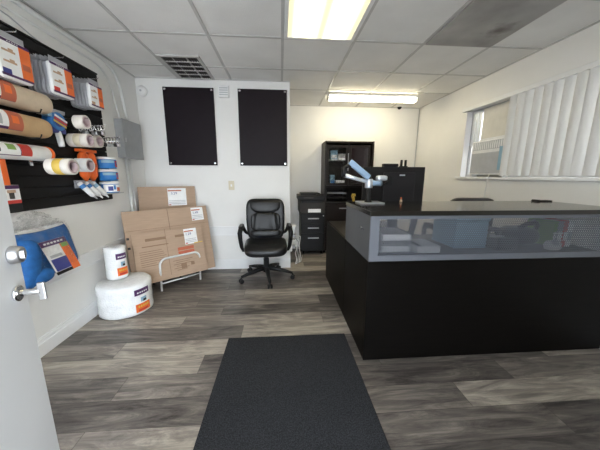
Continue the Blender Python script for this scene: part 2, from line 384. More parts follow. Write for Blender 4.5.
# trims
def base(name, pts, xdir):
    m = MB(); x0, x1, y0, y1 = pts
    for d, z0, z1 in ((.016, 0, .095), (.012, .095, .118), (.007, .118, .135)):
        if xdir > 0: m.box(x0, x0+d, y0, y1, z0, z1, 'trim')
        elif xdir < 0: m.box(x1-d, x1, y0, y1, z0, z1, 'trim')
        else: m.box(x0, x1, y1-d, y1, z0, z1, 'trim')
    return struct(m.build(name))
base('baseboard_left', (XL, 0, YF, YB-.016), 1)
base('baseboard_back', (XL, .12, 0, YB), 0)
base('baseboard_recess', (.12, XR-.016, 0, YR), 0)
base('baseboard_right', (0, XR, YF, YR), -1)
def rail(name, a, b, c, d, back):
    m = MB()
    for t, z0, z1 in ((.006, .478, .58), (.016, .575, .592), (.012, .466, .480)):
        if back: m.box(a, b, d-t, d, z0, z1, 'trim')
        else: m.box(a, a+t, c, d, z0, z1, 'trim')
    struct(m.build(name))
rail('trim_1', XL+.016, .12, 0, YB, True); rail('trim_2', XL, 0, YF, YB, False)

# open entrance door, hinged beside the camera
FE = Vector((-.73, .747, 0)); dd_ = Vector((-.2985, .9544, 0)); dn = Vector((.9544, .2985, 0)); UP = Vector((0, 0, 1)); DO = FE-dd_*.94
dr = struct(MB().slab(DO, dd_, UP, dn, 0, .94, .012, 2.06, -.045, 0, 'door').build('door_1', bevel=.003))
hp = FE-dd_*.045; ht = lambda t, z, d=0: hp+dn*t+dd_*d+UP*z
h = MB(); h.cyl(ht(0, .942), ht(.008, .942), .022, 'chrome'); h.cyl(ht(.008, .942), ht(.052, .942), .0085, 'chrome')
h.slab(ht(0, .942), dd_, UP, dn, -.006, .004, -.026, .024, .046, .063, 'steel'); h.build('door_handle', dr, bevel=.003, label='chrome paddle handle')
h = MB(); h.lathe(ht(0, 1.046, .014), dn, [(.025, 0), (.025, .003), (.021, .021), (.018, .0225)], 'steel'); h.slab(ht(0, 1.046, .014), dd_, UP, dn, -.003, .003, -.010, .010, .022, .027, 'chrome')
h.build('deadbolt', dr, label='chrome deadbolt')
h = MB(); h.slab(FE, dd_, UP, dn, 0, .003, .87, 1.0, -.036, -.010, 'steel'); h.cyl(FE-dn*.0225+UP*.942, FE-dn*.0225+UP*.942+dd_*.012, .010, 'chrome'); h.build('latch_plate', dr)

# ------------------------------------------------------------------ ceiling fittings
t = thing('ceiling_light', 'large bright recessed ceiling light panel with yellowish white lens', 'ceiling light', (.330, 1.8, CZ))
m = MB(); x0, x1, y0, y1 = .038, .622, 1.13, 2.398
for a in ((x0, x1, y0, y0+.028), (x0, x1, y1-.028, y1), (x0, x0+.028, y0+.028, y1-.028), (x1-.028, x1, y0+.028, y1-.028)): m.box(*a, CZ-.014, CZ-.001, 'white')
m.build('frame', t, bevel=.002)
MB().box(x0+.028, x1-.028, y0+.028, y1-.028, CZ-.010, CZ-.004, 'lens').build('diffuser', t)
t = thing('strip_light', 'slim white tube strip light hanging at the back of the ceiling', 'strip light', (1.30, 3.84, CZ))
MB().box(.67, 1.94, 3.79, 3.91, CZ-.035, CZ-.006, 'white').build('housing', t, bevel=.004)
m = MB(); pr = [(-.05, .0), (-.05, -.035), (-.035, -.05), (.035, -.05), (.05, -.035), (.05, 0)]
vs = [(.68, 3.85+a, CZ-.035+b) for a, b in pr]+[(1.93, 3.85+a, CZ-.035+b) for a, b in pr]; n = 6
m.add(vs, [(i, (i+1) % n, n+(i+1) % n, n+i) for i in range(n)]+[tuple(range(n)), tuple(range(n, 2*n))], 'striplens'); m.build('diffuser', t)
for xx in (.667, 1.930): MB().box(xx, xx+.013, 3.795, 3.905, CZ-.09, CZ-.034, 'white').build('end_cap', t)
m = MB(); m.box(1.256, 1.842, 1.13, 2.392, CZ-.016, CZ-.002, 'stain'); tag(m.build('ceiling_panel'), 'dark clouded grey ceiling panel with brown stain among white tiles', 'ceiling panel')
t = thing('air_vent', 'dark square ceiling air vent in front of the left wall boards', 'vent', (-.97, 3.1, CZ))
m = MB(); x0, x1, y0, y1 = -1.172, -.772, 2.790, 3.405
for a in ((x0, x1, y0, y0+.03), (x0, x1, y1-.03, y1), (x0, x0+.03, y0+.03, y1-.03), (x1-.03, x1, y0+.03, y1-.03)): m.box(*a, CZ-.016, CZ-.001, 'gridbar')
m.build('frame', t)
MB().box(x0+.03, x1-.03, y0+.03, y1-.03, CZ-.004, CZ-.0015, 'dark').build('backing', t)
for k in range(1, 5):
    yy = y0+.03+(y1-y0-.06)*k/5; m = MB(); m.box(x0+.03, x1-.03, yy-.007, yy+.007, CZ-.013, CZ-.004, 'gridbar'); m.build('cross_bar', t)
for xx in (-1.039, -.905): MB().box(xx-.004, xx+.004, y0+.03, y1-.03, CZ-.0128, CZ-.0125+.006, 'gridbar').build('cross_bar', t)
m = MB()
for k in range(14):
    a = x0+.04+k*.0245; m.slab((a, y0+.03, CZ-.012), (0, 1, 0), (.7, 0, .7), (.7, 0, -.7), 0, y1-y0-.06, 0, .011, 0, .0015, 'dark')
m.build('louvre', t)
t = thing('smoke_detector', 'small round white alarm high in the back left corner', 'detector', (-1.60, YB, 2.23))
MB().lathe((-1.63, YB, 2.232), (0, -1, 0), [(.062, 0), (.062, .018), (.045, .036), (.02, .040)], 'white').build('body', t)
MB().cyl((-1.63, YB-.039, 2.232), (-1.63, YB-.043, 2.232), .012, 'acgrey').build('sensor', t)
t = thing('chime_box', 'small white louvred box on wall between the two black boards', 'wall box', (-.675, YB, 2.21))
MB().box(-.735, -.615, YB-.035, YB, 2.185, 2.315, 'white').build('body', t, bevel=.004)
for k in range(4): MB().box(-.725, -.625, YB-.038, YB-.034, 2.205+k*.025, 2.215+k*.025, 'acgrey').build('slot', t)
t = thing('ceiling_sensor', 'tiny dark dome on the ceiling at the back wall', 'sensor', (1.975, 4.44, CZ))
MB().lathe((1.975, 4.44, CZ-.005), (0, 0, -1), [(.035, 0), (.035, .01), (.024, .03), (.008, .038)], 'black').build('dome', t)
MB().lathe((1.975, 4.44, CZ), (0, 0, -1), [(.042, 0), (.042, .006)], 'white').build('mount', t)
# wall boards
for i, (xa, xb, lab) in enumerate(((-1.385, -.795, 'black rectangular wall board nearer the left corner'), (-.510, .083, 'black rectangular wall board above the office chair'))):
    t = thing('wall_board', lab, 'wall board', ((xa+xb)/2, YB, 1.38), 'black wall boards')
    MB().box(xa, xb, YB-.030, YB-.018, 1.380, 2.283, 'board').build('board', t, bevel=.002)
    for xx in (xa+.025, xb-.025):
        for zz in (1.405, 2.258):
            q = MB(); q.cyl((xx, YB, zz), (xx, YB-.034, zz), .012, 'chrome'); q.lathe((xx, YB-.030, zz), (0, -1, 0), [(.014, 0), (.014, .006), (.008, .010)], 'chrome'); q.build('standoff', t, label='chrome standoff bolt')
t = thing('light_switch', 'cream switch plate on wall left of the office chair', 'light switch', (-.638, YB, 1.08))
MB().box(-.675, -.603, YB-.006, YB, 1.072, 1.188, 'beige').build('plate', t, bevel=.002)
MB().box(-.648, -.630, YB-.012, YB-.005, 1.115, 1.145, 'white').build('toggle', t)

# ------------------------------------------------------------------ left wall: slat panel
SX = -1.678
t = thing('slatwall_panel', 'black grooved slat display panel on the left wall', 'display panel', (XL, 2.0, 1.02))
MB().box(XL+.001, XL+.010, 1.15, 2.715, 1.020, 2.160, 'slat').build('backing', t)
m = MB(); n = 15; dz = 1.14/n
for k in range(n): m.box(XL+.010, SX, 1.15, 2.715, 1.020+k*dz+.004, 1.020+(k+1)*dz-.004, 'slat')
m.build('slats', t, bevel=.0015)
MB().box(XL+.001, SX+.004, 1.15, 2.72, 2.160, 2.172, 'black').build('top_trim', t)
def hook(y, z, x1):
    m = MB(); m.box(SX, SX+.004, y-.012, y+.012, z-.02, z+.02, 'chrome'); m.tube([(SX+.003, y, z), (x1, y, z+.003), (x1+.004, y, z+.012)], .003, 'chrome', 6)
    m.build('hook', SLAT, label='chrome peg hook')
SLAT = t
# ---- retail packets on hooks (top row)
def packet(name, label, y0, y1, z0, z1, xf, th, front, group, tilt=0):
    t = thing(name, label, 'packet', (xf-th, (y0+y1)/2, z0), group)
    wp = lambda v: v
    m = MB(); m.sell((xf-th/2, (y0+y1)/2, (z0+z1)/2), (th/2, (y1-y0)/2, (z1-z0)/2), 'packgrey' if not front else 'paper', .25, .25, nu=10, nv=20); m.build('pouch', t)
    MB().box(xf-th*.55, xf-th*.45, y0+.02, y1-.02, z1-.005, z1+.035, 'packgrey').build('header', t)
    if front:
        X0 = xf-.004; X1 = xf+.0015; H = z1-z0; Wd = y1-y0
        f = lambda a, b, c, d, mm, dx=0: q.box(X0, X1+dx, y0+Wd*a, y0+Wd*b, z0+H*c, z0+H*d, mm)
        q = MB(); f(.04, .96, .06, .93, 'paper'); f(.04, .96, .90, .97, 'purple', .0006); f(.62, .96, .12, .90, 'orange', .0006); f(.04, .96, .06, .12, 'purple', .0008)
        f(.66, .90, .35, .50, 'redink', .001)
        for yy in (.40, .66): # two pale illustrations
            f(.12, .50, yy, yy+.05, 'skin', .001); f(.30, .44, yy+.03, yy+.10, 'skin', .0011)
        f(.06, .30, .12, .24, front, .0012)
        for k in range(5): f(.30+.07*k, .34+.07*k, .925, .945, 'white', .001)
        q.build('card', t, label='orange and white printed card')
    return t
stk = [(1.655, 1.855, 1.790, 2.005, 'nearest the camera', 'blueprint'), (1.985, 2.178, 1.797, 2.005, 'in the middle', 'red'), (2.340, 2.498, 1.800, 1.985, 'farthest from the camera', 'skin')]
for si, (y0, y1, z0, z1, wh, fr) in enumerate(stk):
    hook((y0+y1)/2, z1+.045, -1.49)
    n = 6; th = .0262
    for k in range(n):
        front = k == n-1
        dy = random.uniform(-.006, .006)*(not front); dzz = random.uniform(-.004, .004)*(not front)
        lab = ('orange and white packet fronting the top row stack '+wh) if front else 'grey clear packet behind the front packet of the top row stack '+wh
        packet('retail_packet', lab, y0+dy, y1+dy, z0+dzz, z1+dzz, SX+.004+th*(k+1), th*.96, fr if front else None, 'packets in the top row stack '+wh)

# ---- paper bundles
def bundle(name, label, cat, yc0, yc1, z, x, rx, rz, m_, lab, lz, group=None, endm=None, sq=1.0):
    t = thing(name, label, cat, (x, (yc0+yc1)/2, z-rz), group)
    m = MB(); seg = 32; prof = [(.55, 0), (.86, .010), (.97, .030), (1, .07)]; L = yc1-yc0
    prof = prof+[(a, L-b) for a, b in reversed(prof)]
    sg = lambda v: math.copysign(abs(v)**sq, v)
    vs = [(x+rx*a*sg(math.cos(2*PI*i/seg)), yc0+b, z+rz*a*sg(math.sin(2*PI*i/seg))) for a, b in prof for i in range(seg)]
    fs = [(j*seg+i, j*seg+(i+1) % seg, (j+1)*seg+(i+1) % seg, (j+1)*seg+i) for j in range(len(prof)-1) for i in range(seg)]+[tuple(range(seg)), tuple((len(prof)-1)*seg+i for i in range(seg))]
    m.add(vs, fs, m_, True); b = m.build('roll', t)
    def patch(q, a0, a1, y0, y1, mm, d):
        q.grid(lambda u, v: (x+(rx+d)*sg(math.cos(a0+(a1-a0)*u)), y0+(y1-y0)*v, z+(rz+d)*sg(math.sin(a0+(a1-a0)*u))), 14, 2, mm)
    q = MB()
    for (a0, a1, y0, y1, mm, d) in lab: patch(q, a0, a1, y0, y1, mm, d)
    q.build('label', t, label='printed wrap label')
    if endm:
        e = MB(); e.lathe((x, yc1-.03, z), (0, 1, 0), [(rx*1.02, 0), (rx*1.02, .022), (rx*.85, .035), (rx*.3, .036)], endm); e.build('end_cap', t, label='orange end')
    return t
def LAB(y0, y1, extra=None):
    L = y1-y0
    return [(-.75, 1.15, y0, y1, 'purple', .0015), (-.45, .95, y0, y1-.02, 'paper', .002), (-.70, .98, y1-.085, y1, 'redink', .0025), (-.30, .60, y1-.20, y1-.12, 'acgrey', .003), (-.35, .75, y1-.33, y1-.22, 'red', .0028), (-.1, .4, y1-.065, y1-.025, 'orange', .003)]
bundle('paper_bundle', 'pale tan bundle of packing paper, upper of the two on slat panel', 'paper bundle', 1.15, 2.005, 1.722, SX+.075, .070, .066, 'kraftA', LAB(1.34, 1.735), 0, 'packing paper bundles', None, .8)
bundle('paper_bundle', 'golden brown bundle of packing paper, lower of the two on slat panel', 'paper bundle', 1.12, 1.970, 1.560, SX+.075, .070, .064, 'kraftB', LAB(1.34, 1.745), 0, 'packing paper bundles', None, .8)
bundle('foam_roll', 'long white roll with orange end under the paper bundles', 'roll', 1.15, 1.985, 1.397, SX+.06, .050, .050, 'white', [(-.6, 1.1, 1.30, 1.74, 'purple', .001), (-.5, 1.0, 1.30, 1.735, 'paper', .0015), (-.55, 1.05, 1.74, 1.81, 'red', .0015), (-.2, .5, 1.55, 1.62, 'dark', .002), (.1, .8, 1.66, 1.71, 'green', .002)], 0, None, 'orangep')
for y, z in ((1.85, 1.645), (1.82, 1.488)):
    m = MB(); m.tube([(SX, y, z), (SX+.165, y, z-.004), (SX+.175, y+.002, z+.02)], .004, 'black', 6); m.build('hook', SLAT, label='black peg hook')

# ---- tape gun
t = thing('tape_dispenser', 'blue hand held tape dispenser with pale grey handle on slat panel', 'tape dispenser', (-1.63, 2.10, 1.47))
MB().lathe((-1.672, 2.110, 1.640), (1, 0, 0), [(.062, 0), (.066, .006), (.066, .060), (.060, .066)], 'bluep', 28).build('reel', t)
MB().lathe((-1.606, 2.110, 1.640), (1, 0, 0), [(.040, 0), (.038, .004)], 'blueprint', 24).build('hub', t)
m = MB()
for k, (mm, a) in enumerate((('yellow', -.024), ('red', -.004), ('paper', .016))): m.slab((-1.602, 2.110, 1.640), (0, .94, -.34), (0, .34, .94), (1, 0, 0), -.05, .06, a, a+.014, 0, .002+.0004*k, mm)
m.build('label', t, label='yellow and red striped label')
m = MB(); m.slab((-1.668, 2.065, 1.690), (0, 1, 0), (0, .25, .97), (1, 0, 0), -.01, .11, 0, .030, 0, .06, 'packgrey'); m.build('top_frame', t, bevel=.005); m = MB(); m.slab((-1.668, 2.04, 1.575), (0, 1, 0), (0, 0, 1), (1, 0, 0), 0, .13, -.018, .018, 0, .055, 'blueprint'); m.build('axle_frame', t, bevel=.005)
MB().tube([(-1.635, 2.115, 1.585), (-1.625, 2.110, 1.55), (-1.612, 2.102, 1.50), (-1.606, 2.098, 1.462)], [.018, .019, .020, .018], 'white', 12).build('handle', t)
MB().box(-1.645, -1.60, 2.015, 2.05, 1.660, 1.690, 'bluepale').build('blade_guard', t, bevel=.003)

# ---- tape rolls (axes stick out of the wall)
def tape_roll(label, x, y, z, w=.048, r=.048, body='tape', core='pinkcore', group='packing tape rolls'):
    t = thing('tape_roll', label, 'tape roll', (x, y, z-r), group)
    MB().ring((x, y, z), (1, 0, 0), r*.80, r, w, body, body).build('tape', t)
    MB().ring((x-.0005, y, z), (1, 0, 0), r*.62, r*.80, w+.001, core, core).build('core', t)
    return t
hook(2.235, 1.660+.024, -1.49)
tape_roll('single pale tape roll on the upper hook beside tape dispenser', -1.575, 2.235, 1.660, w=.072, r=.050, body='tape')
for k in range(3): tape_roll(['innermost', 'middle', 'outermost'][k]+' tape roll on the hook under the tape dispenser', -1.660+k*.049, 2.265, 1.527, body=['tape', 'beige', 'tape'][k], r=.052)
hook(2.265, 1.527+.0255, -1.495)
for k in range(2): tape_roll(['inner', 'outer'][k]+' tape roll on the middle row hook next to metal fittings', -1.625+k*.049, 2.40, 1.535, r=.050, body='skin' if k == 0 else 'tape')
hook(2.40, 1.535+.024, -1.50)
for k in range(3): tape_roll(['innermost', 'middle', 'outermost'][k]+' tape roll of the long stack right of foam roll end', -1.557+k*.049, 1.910, 1.312, body=['tape', 'yellow', 'tape'][k], r=.054)
hook(1.910, 1.312+.0255, -1.40)
for k in range(2): tape_roll(['inner', 'outer'][k]+' tape roll hanging in front of the orange strap pack', -1.584+k*.049, 2.185, 1.332, r=.052, body='white')
hook(2.185, 1.332+.0255, -1.47)
# ---- orange strap pack
t = thing('strap_pack', 'bright orange pack of coiled straps behind white tape rolls', 'strap pack', (-1.66, 2.41, 1.21))
for yy in (2.345, 2.433):
    m = MB(); random.seed(int(yy*1000))
    pts = [(-1.645+.006*math.sin(k*.9), yy+.033*math.cos(k*2*PI/8), 1.335+.112*math.sin(k*2*PI/8)) for k in range(0, 17)]
    m.tube(pts, .020, 'orangep', 10); m.sell((-1.648, yy, 1.335), (.022, .035, .105), 'orangep', .6, .6); m.build('strap_coil', t)
m = MB(); m.box(-1.672, -1.618, 2.30, 2.482, 1.445, 1.468, 'orangep'); m.box(-1.630, -1.616, 2.32, 2.46, 1.325, 1.350, 'redink'); m.build('band', t, bevel=.003)
# ---- tubs
for k, (zz, lab) in enumerate(((1.315, 'topmost white lidded blue tub of the three beside slat panel'), (1.205, 'middle blue tub of the three beside slat panel'), (1.095, 'lowest tub of the three, with mixed blue and dark label'))):
    y0 = 2.565
    t = thing('plastic_tub', lab, 'tub', (-1.62, y0, zz), 'blue tubs hanging at the end of the slat panel')
    MB().lathe((-1.598, y0, zz), (0, 0, 1), [(.066, 0), (.072, .004), (.074, .080)], 'bluep', 28).build('tub_body', t)
    MB().lathe((-1.598, y0, zz+.080), (0, 0, 1), [(.077, 0), (.077, .018), (.068, .023)], 'white', 28).build('lid', t)
    q = MB(); ar = lambda a0, a1, z0, z1, mm, d: q.grid(lambda u, v: (-1.598+(.0745+d)*math.cos(a0+(a1-a0)*u), y0+(.0745+d)*math.sin(a0+(a1-a0)*u), zz+z0+(z1-z0)*v), 12, 1, mm)
    if k < 2: ar(-.1, .45, .015, .07, 'red', .001); ar(-1.6, -.2, .05, .074, 'bluepale', .001); ar(.0, .3, .03, .06, 'blueprint', .002)
    else: ar(-1.7, .5, .01, .075, 'paper', .001); ar(-1.2, -.7, .02, .06, 'blueprint', .002); ar(-.3, .2, .015, .05, 'redink', .002); ar(-.65, -.4, .03, .07, 'bluep', .002)
    q.build('label', t)
# shelf clip under tubs
m = MB(); m.box(SX+.001, -1.535, 2.47, 2.66, 1.086, 1.094, 'steel'); tag(m.build('clip_shelf'), 'small metal ledge under the three blue tubs', 'shelf')
# ---- tubes
for k, (y, lab) in enumerate(((2.295, 'slanted white tube nearest the camera under strap pack'), (2.365, 'slanted white tube with blue stripe between two others'), (2.445, 'slanted white tube farthest right under strap pack'))):
    p0 = Vector((SX+.018, y-.02, 1.195)); p1 = Vector((-1.585, y+.035, 1.075))
    t = thing('squeeze_tube', lab, 'tube', (-1.62, y, 1.06), 'white tubes under the strap pack'); d = (p1-p0); ax = d.normalized()
    MB().lathe(p0, ax, [(.012, 0), (.0215, .01), (.0215, d.length-.02), (.012, d.length-.005)], 'white', 18).build('barrel', t)
    MB().lathe(p0, ax, [(.0222, .025), (.0222, .055)], 'bluep' if k != 2 else 'bluepale', 18, caps=False).build('stripe', t)
    MB().lathe(p0+ax*(d.length-.006), ax, [(.010, 0), (.004, .03)], 'white' if k else 'acgrey', 12).build('nozzle', t)
m = MB(); m.box(SX+.001, SX+.022, 2.25, 2.47, 1.198, 1.212, 'packgrey'); m.box(SX+.001, SX+.004, 2.25, 2.47, 1.15, 1.198, 'packgrey'); tag(m.build('tube_holder'), 'grey hanger strip holding the slanted white tubes', 'holder')
# ---- metal fitting bunches at hook ends
for (y, z, lab) in ((2.345, 1.632, 'upper bunch of small shiny metal fittings near slat panel edge'), (2.525, 1.560, 'lower bunch of small shiny metal fittings near electrical box')):
    t = thing('metal_fittings', lab, 'hardware', (-1.5, y, z-.05), 'bunches of shiny fittings')
    random.seed(int(y*100))
    MB().tube([(SX+.001, y, z+.02), (-1.44, y, z+.024), (-1.432, y, z+.036)], .004, 'chrome', 8).build('hook_rod', t)
    for k in range(8):
        xx = -1.64+k*.026; m = MB(); a = random.uniform(-.8, .8); c = Vector((xx, y+random.uniform(-.012, .012), z-.002))
        pts = [c+Vector((.006*math.sin(2*q), .020*math.sin(q)*math.cos(a), .026*math.cos(q))) for q in [2*PI*i/12 for i in range(13)]]
        m.tube(pts, .0042, 'chrome', 6); m.sell(c+Vector((0, .012*math.sin(a), -.036)), (.010, .017, .016), 'steel' if k % 3 else 'dark', .5, .5, nu=6, nv=10); m.build('fitting', t)
# ---- orange knife on card
t = thing('utility_knife_pack', 'orange handled cutter on a printed card by the open door', 'cutter', (-1.64, 1.67, 1.06))
m = MB(); m.slab((-1.66, 1.69, 1.19), (.0, 1, 0), (0.0, -.02, 1), (1, 0, 0), -.03, .015, 0, .17, 0, .03, 'orangep'); m.build('handle', t, bevel=.006)
m = MB(); m.box(-1.672, -1.63, 1.645, 1.748, 1.080, 1.195, 'paper'); m.box(-1.632, -1.628, 1.646, 1.747, 1.172, 1.194, 'purple'); m.box(-1.632, -1.628, 1.646, 1.747, 1.081, 1.104, 'red'); m.box(-1.632, -1.6275, 1.680, 1.710, 1.112, 1.150, 'dark'); m.box(-1.632, -1.6275, 1.672, 1.722, 1.148, 1.166, 'skin'); m.build('card', t, bevel=.001)
MB().box(-1.674, -1.625, 1.655, 1.745, 1.035, 1.084, 'black').build('blade_cap', t, bevel=.004)

# ---- blue blanket in a clear bag
t = thing('blanket_bag', 'blue moving blanket in clear plastic bag hanging on left wall', 'blanket bag', (-1.62, 1.83, .56))
def bag_front(v): return -1.625+.095*(1-v)**.8      # v 0 bottom, 1 top
def bl(u, v):
    y = 1.615+.465*u+.02*math.sin(v*3); z = .575+.335*v-.012*math.sin(u*PI)
    bul = (1-abs(2*u-1)**4)**.5*(1-abs(2*v-1)**6)**.5
    return (XL+.012+(bag_front(v)-XL-.012)*bul+.008*math.sin(u*9+v*5)*bul, y, z)
m = MB(); m.grid(bl, 22, 22, 'blue'); m.grid(lambda u, v: (XL+.011, bl(u, v)[1], bl(u, v)[2]), 22, 22, 'blue')
m.build('blanket', t)
m = MB()    # rolled fold on the near side
m.sell((-1.590, 1.650, .705), (.070, .066, .155), 'blue', .7, .8, rot=Matrix.Rotation(-.22, 3, 'X')); m.sell((-1.575, 1.695, .612), (.065, .088, .05), 'blue', .8, .8); m.build('blanket_fold', t)
m = MB(); m.grid(lambda u, v: (bl(u, .93+.06*v)[0]+.006, 1.62+.455*u, bl(u, .93+.06*v)[2]+.01), 14, 2, 'paper'); m.build('white_band', t, label='white edge band')
q = MB()
def lb(u0, u1, v0, v1, mm, d): q.grid(lambda a, b: (bag_front((.05+.75*(v0+(v1-v0)*b)))+d+.004, 1.775+.205*(u0+(u1-u0)*a)-.025*(v0+(v1-v0)*b),   .583+.235*(v0+(v1-v0)*b)), 6, 6, mm)
lb(0, 1, 0, 1, 'paper', .008); lb(0, 1, .84, 1, 'purple', .0095); lb(.66, 1, .0, .84, 'orange', .0095); lb(.06, .66, .10, .46, 'blueprint', .010); lb(.0, .66, 0, .09, 'black', .010); lb(.70, .97, .72, .84, 'green', .011)
lb(.1, .55, .50, .58, 'acgrey', .010)
for k in range(6): lb(.12+.13*k, .21+.13*k, .895, .945, 'white', .011)
q.build('label', t, label='purple, white and orange printed label')
def film(u, v):
    p = bl(u, min(1, v*1.0)); x = p[0]+.016
    return (x, 1.605+.485*u, .560+.36*v)
m = MB(); m.grid(film, 16, 16, 'film2'); m.build('bag_front', t)
random.seed(3)
rn = [[random.uniform(-1, 1) for _ in range(13)] for _ in range(9)]
def crumple(u, v):
    i, j = int(v*8), int(u*12); r = rn[min(i, 8)][min(j, 12)]
    wd = .42*(1-v*.55); return (-1.630+.014*r, 1.83-wd/2+wd*u-.03*v, .905+.125*v*(1-.25*abs(2*u-1))+.006*r)
m = MB(); m.grid(crumple, 12, 8, 'film', False); m.grid(lambda u, v: tuple(Vector(crumple(1-u, v))+Vector((-.022, .01, 0))), 12, 8, 'film', False); m.build('bag_top', t, label='crumpled clear plastic top')

# ---- electrical box, conduits
t = thing('electrical_box', 'grey metal electrical box on left wall above cardboard', 'electrical box', (XL, 3.13, 1.43))
MB().box(XL, XL+.075, 2.92, 3.275, 1.435, 1.825, 'greybox').build('body', t, bevel=.004)
MB().box(XL+.075, XL+.083, 2.915, 3.280, 1.430, 1.830, 'greybox').build('door', t, bevel=.003)
MB().box(XL+.083, XL+.090, 2.935, 2.955, 1.60, 1.64, 'steel').build('latch', t)
def conduit(label, pts, r, mm='conduit', name='conduit'):
    tag(MB().tube(pts, r, mm, 10).build(name), label, 'pipe' if name == 'conduit' else 'cable', 'conduits on the left wall' if name == 'conduit' else None)
def arc(y, z, R, n=8): return [(y+R*math.sin(PI/2*k/n), z-R+R*math.cos(PI/2*k/n)) for k in range(n+1)]
conduit('thick white conduit curving from ceiling edge down to electrical box', [(XL+.016, .3, 2.345)]+[(XL+.016, a, b) for a, b in arc(2.82, 2.345, .28)]+[(XL+.03, 3.11, 1.9), (XL+.04, 3.115, 1.83)], .015)
conduit('thinner white pipe hugging the ceiling corner above the display panel', [(XL+.010, .3, 2.275)]+[(XL+.010, a, b) for a, b in arc(2.70, 2.275, .26)]+[(XL+.02, 2.965, 1.95), (XL+.04, 2.97, 1.83)], .009)
conduit('thin loose cable drooping over the top of the black slat panel', [(XL+.006, .9, 2.25), (XL+.006, 1.85, 2.245), (XL+.006, 1.97, 2.235), (XL+.006, 2.10, 2.195), (XL+.012, 2.16, 2.178)], .004, 'acgrey', 'cable')
conduit('white conduit running from electrical box down to the floor', [(XL+.022, 3.03, 1.434), (XL+.022, 3.03, .60), (XL+.034, 3.03, .55), (XL+.034, 3.03, .002)], .016)
conduit('second white conduit beside it under the electrical box', [(XL+.022, 3.09, 1.434), (XL+.022, 3.09, .60), (XL+.034, 3.09, .55), (XL+.034, 3.09, .002)], .013)

# ------------------------------------------------------------------ bubble wrap rolls
def bubble(label, c, r, z0, z1, la0, la1, lz0, lz1, big):
    t = thing('bubble_wrap_roll', label, 'bubble wrap', (c[0], c[1], z0))
    Hh = z1-z0; random.seed(int(r*100))
    m = MB(); seg = 40; rows = 14; vs = []
    prof = [(.3, 0), (.9, .0), (1.0, .05)]+[(1+.012*math.sin(k*1.7), .05+.9*k/10) for k in range(1, 10)]+[(1.0, .95), (.93, 1.0), (.35, 1.0), (.2, .985)]
    ph = random.random()*6
    for a, b in prof:
        for i in range(seg):
            tt = 2*PI*i/seg; rr = r*a*(1+.012*math.sin(3*tt+ph)+.008*math.sin(7*tt+b*5)); vs.append((c[0]+rr*math.cos(tt), c[1]+rr*math.sin(tt), z0+Hh*b+(.006*math.sin(2*tt)*b if a > .3 else 0)))
    n = len(prof)
    m.add(vs, [(j*seg+i, j*seg+(i+1) % seg, (j+1)*seg+(i+1) % seg, (j+1)*seg+i) for j in range(n-1) for i in range(seg)]+[tuple(range(seg)), tuple((n-1)*seg+i for i in range(seg))], 'bubble', True)
    m.build('roll', t)
    q = MB()
    def pt(a0, a1, v0, v1, mm, d): q.grid(lambda u, v: (c[0]+(r*1.03+d)*math.cos(la0+(la1-la0)*(a0+(a1-a0)*u)), c[1]+(r*1.03+d)*math.sin(la0+(la1-la0)*(a0+(a1-a0)*u)), lz0+(lz1-lz0)*(v0+(v1-v0)*v)), 8, 2, mm)
    pt(0, 1, 0, 1, 'paper', .001); pt(0, 1, .74, 1, 'purple', .002); pt(0, 1, 0, .36, 'orange', .002); pt(.15, .8, .04, .12, 'red', .003); pt(.35, .75, .42, .62, 'bluepale', .002); pt(.5, .72, .42, .52, 'dark', .003)
    for k in range(5): pt(.15+.15*k, .25+.15*k, .82, .88, 'white', .003); pt(.15+.15*k, .25+.15*k, .20, .28, 'yellow', .003)
    q.build('label', t, label='purple, white and orange label')
bubble('large wide bubble wrap roll standing on the floor by left wall', (-1.474, 2.385), .217, 0, .295, -.74, -.12, .035, .25, 1)
bubble('small bubble wrap roll standing on top of the larger roll', (-1.555, 2.44), .088, .303, .603, -1.0, .05, .34, .55, 0)

# ------------------------------------------------------------------ cardboard flats and their rack
def flat(label, P, A, U, n, u1, v0, v1, tag_uv, price, extra):
    P, A, U, n = map(Vector, (P, A, U, n))
    b = P+A*u1/2+U*v0
    t = thing('cardboard_flat', label, 'cardboard box', b, 'folded cardboard boxes')
    m = MB()
    m.slab(P, A, U, n, 0, u1, v0, v1, -.022, -.0125, 'card'); m.slab(P, A, U, n, .002, u1-.002, v0+.002, v1-.002, -.0122, -.0098, 'cardedge'); m.slab(P, A, U, n, 0, u1, v0, v1, -.0095, 0, 'card')
    m.build('board', t)
    q = MB(); extra(q, P, A, U, n); q.build('printing', t)
    u0, u2, w0, w1 = tag_uv
    q = MB(); q.slab(P, A, U, n, u0, u2, w0, w1, .001, .002, 'paper'); q.slab(P, A, U, n, u0+.004, u0+(u2-u0)*.75, w1-.035, w1-.022, .002, .0025, 'redink')
    for k in range(3): q.slab(P, A, U, n, u0+.008, u2-.012, w0+.020+.018*k, w0+.026+.018*k, .002, .0023, 'packgrey')
    q.slab(P, A, U, n, u0+.006, u0+.03, w0+.006, w0+.016, .002, .0025, 'red')
    pt = q.build('price_tag', t, label='white price label')
    c = P+A*(u0+(u2-u0)*.34)+U*(w1-.062)+n*.0022
    mt = Matrix(((A.x, U.x, n.x, c.x), (A.y, U.y, n.y, c.y), (A.z, U.z, n.z, c.z), (0, 0, 0, 1)))
    text(price, .04, mt, 'blueprint', 'price', pt)
A = (.77096, .63688, 0); U = (-.14039, .16994, .97540); n = (.62122, -.75200, .22043); P0 = Vector((-1.51262, 2.59581, 0))
def ex_mid(q, P, A, U, n):
    q.slab(P, A, U, n, .435, .440, .60, .90, 0, .001, 'cardedge'); q.slab(P, A, U, n, .01, .88, .695, .699, 0, .0006, 'cardink')
    for vv in (.62, .52): q.slab(P, A, U, n, .005, .03, vv-.012, vv+.012, 0, .001, 'dark')
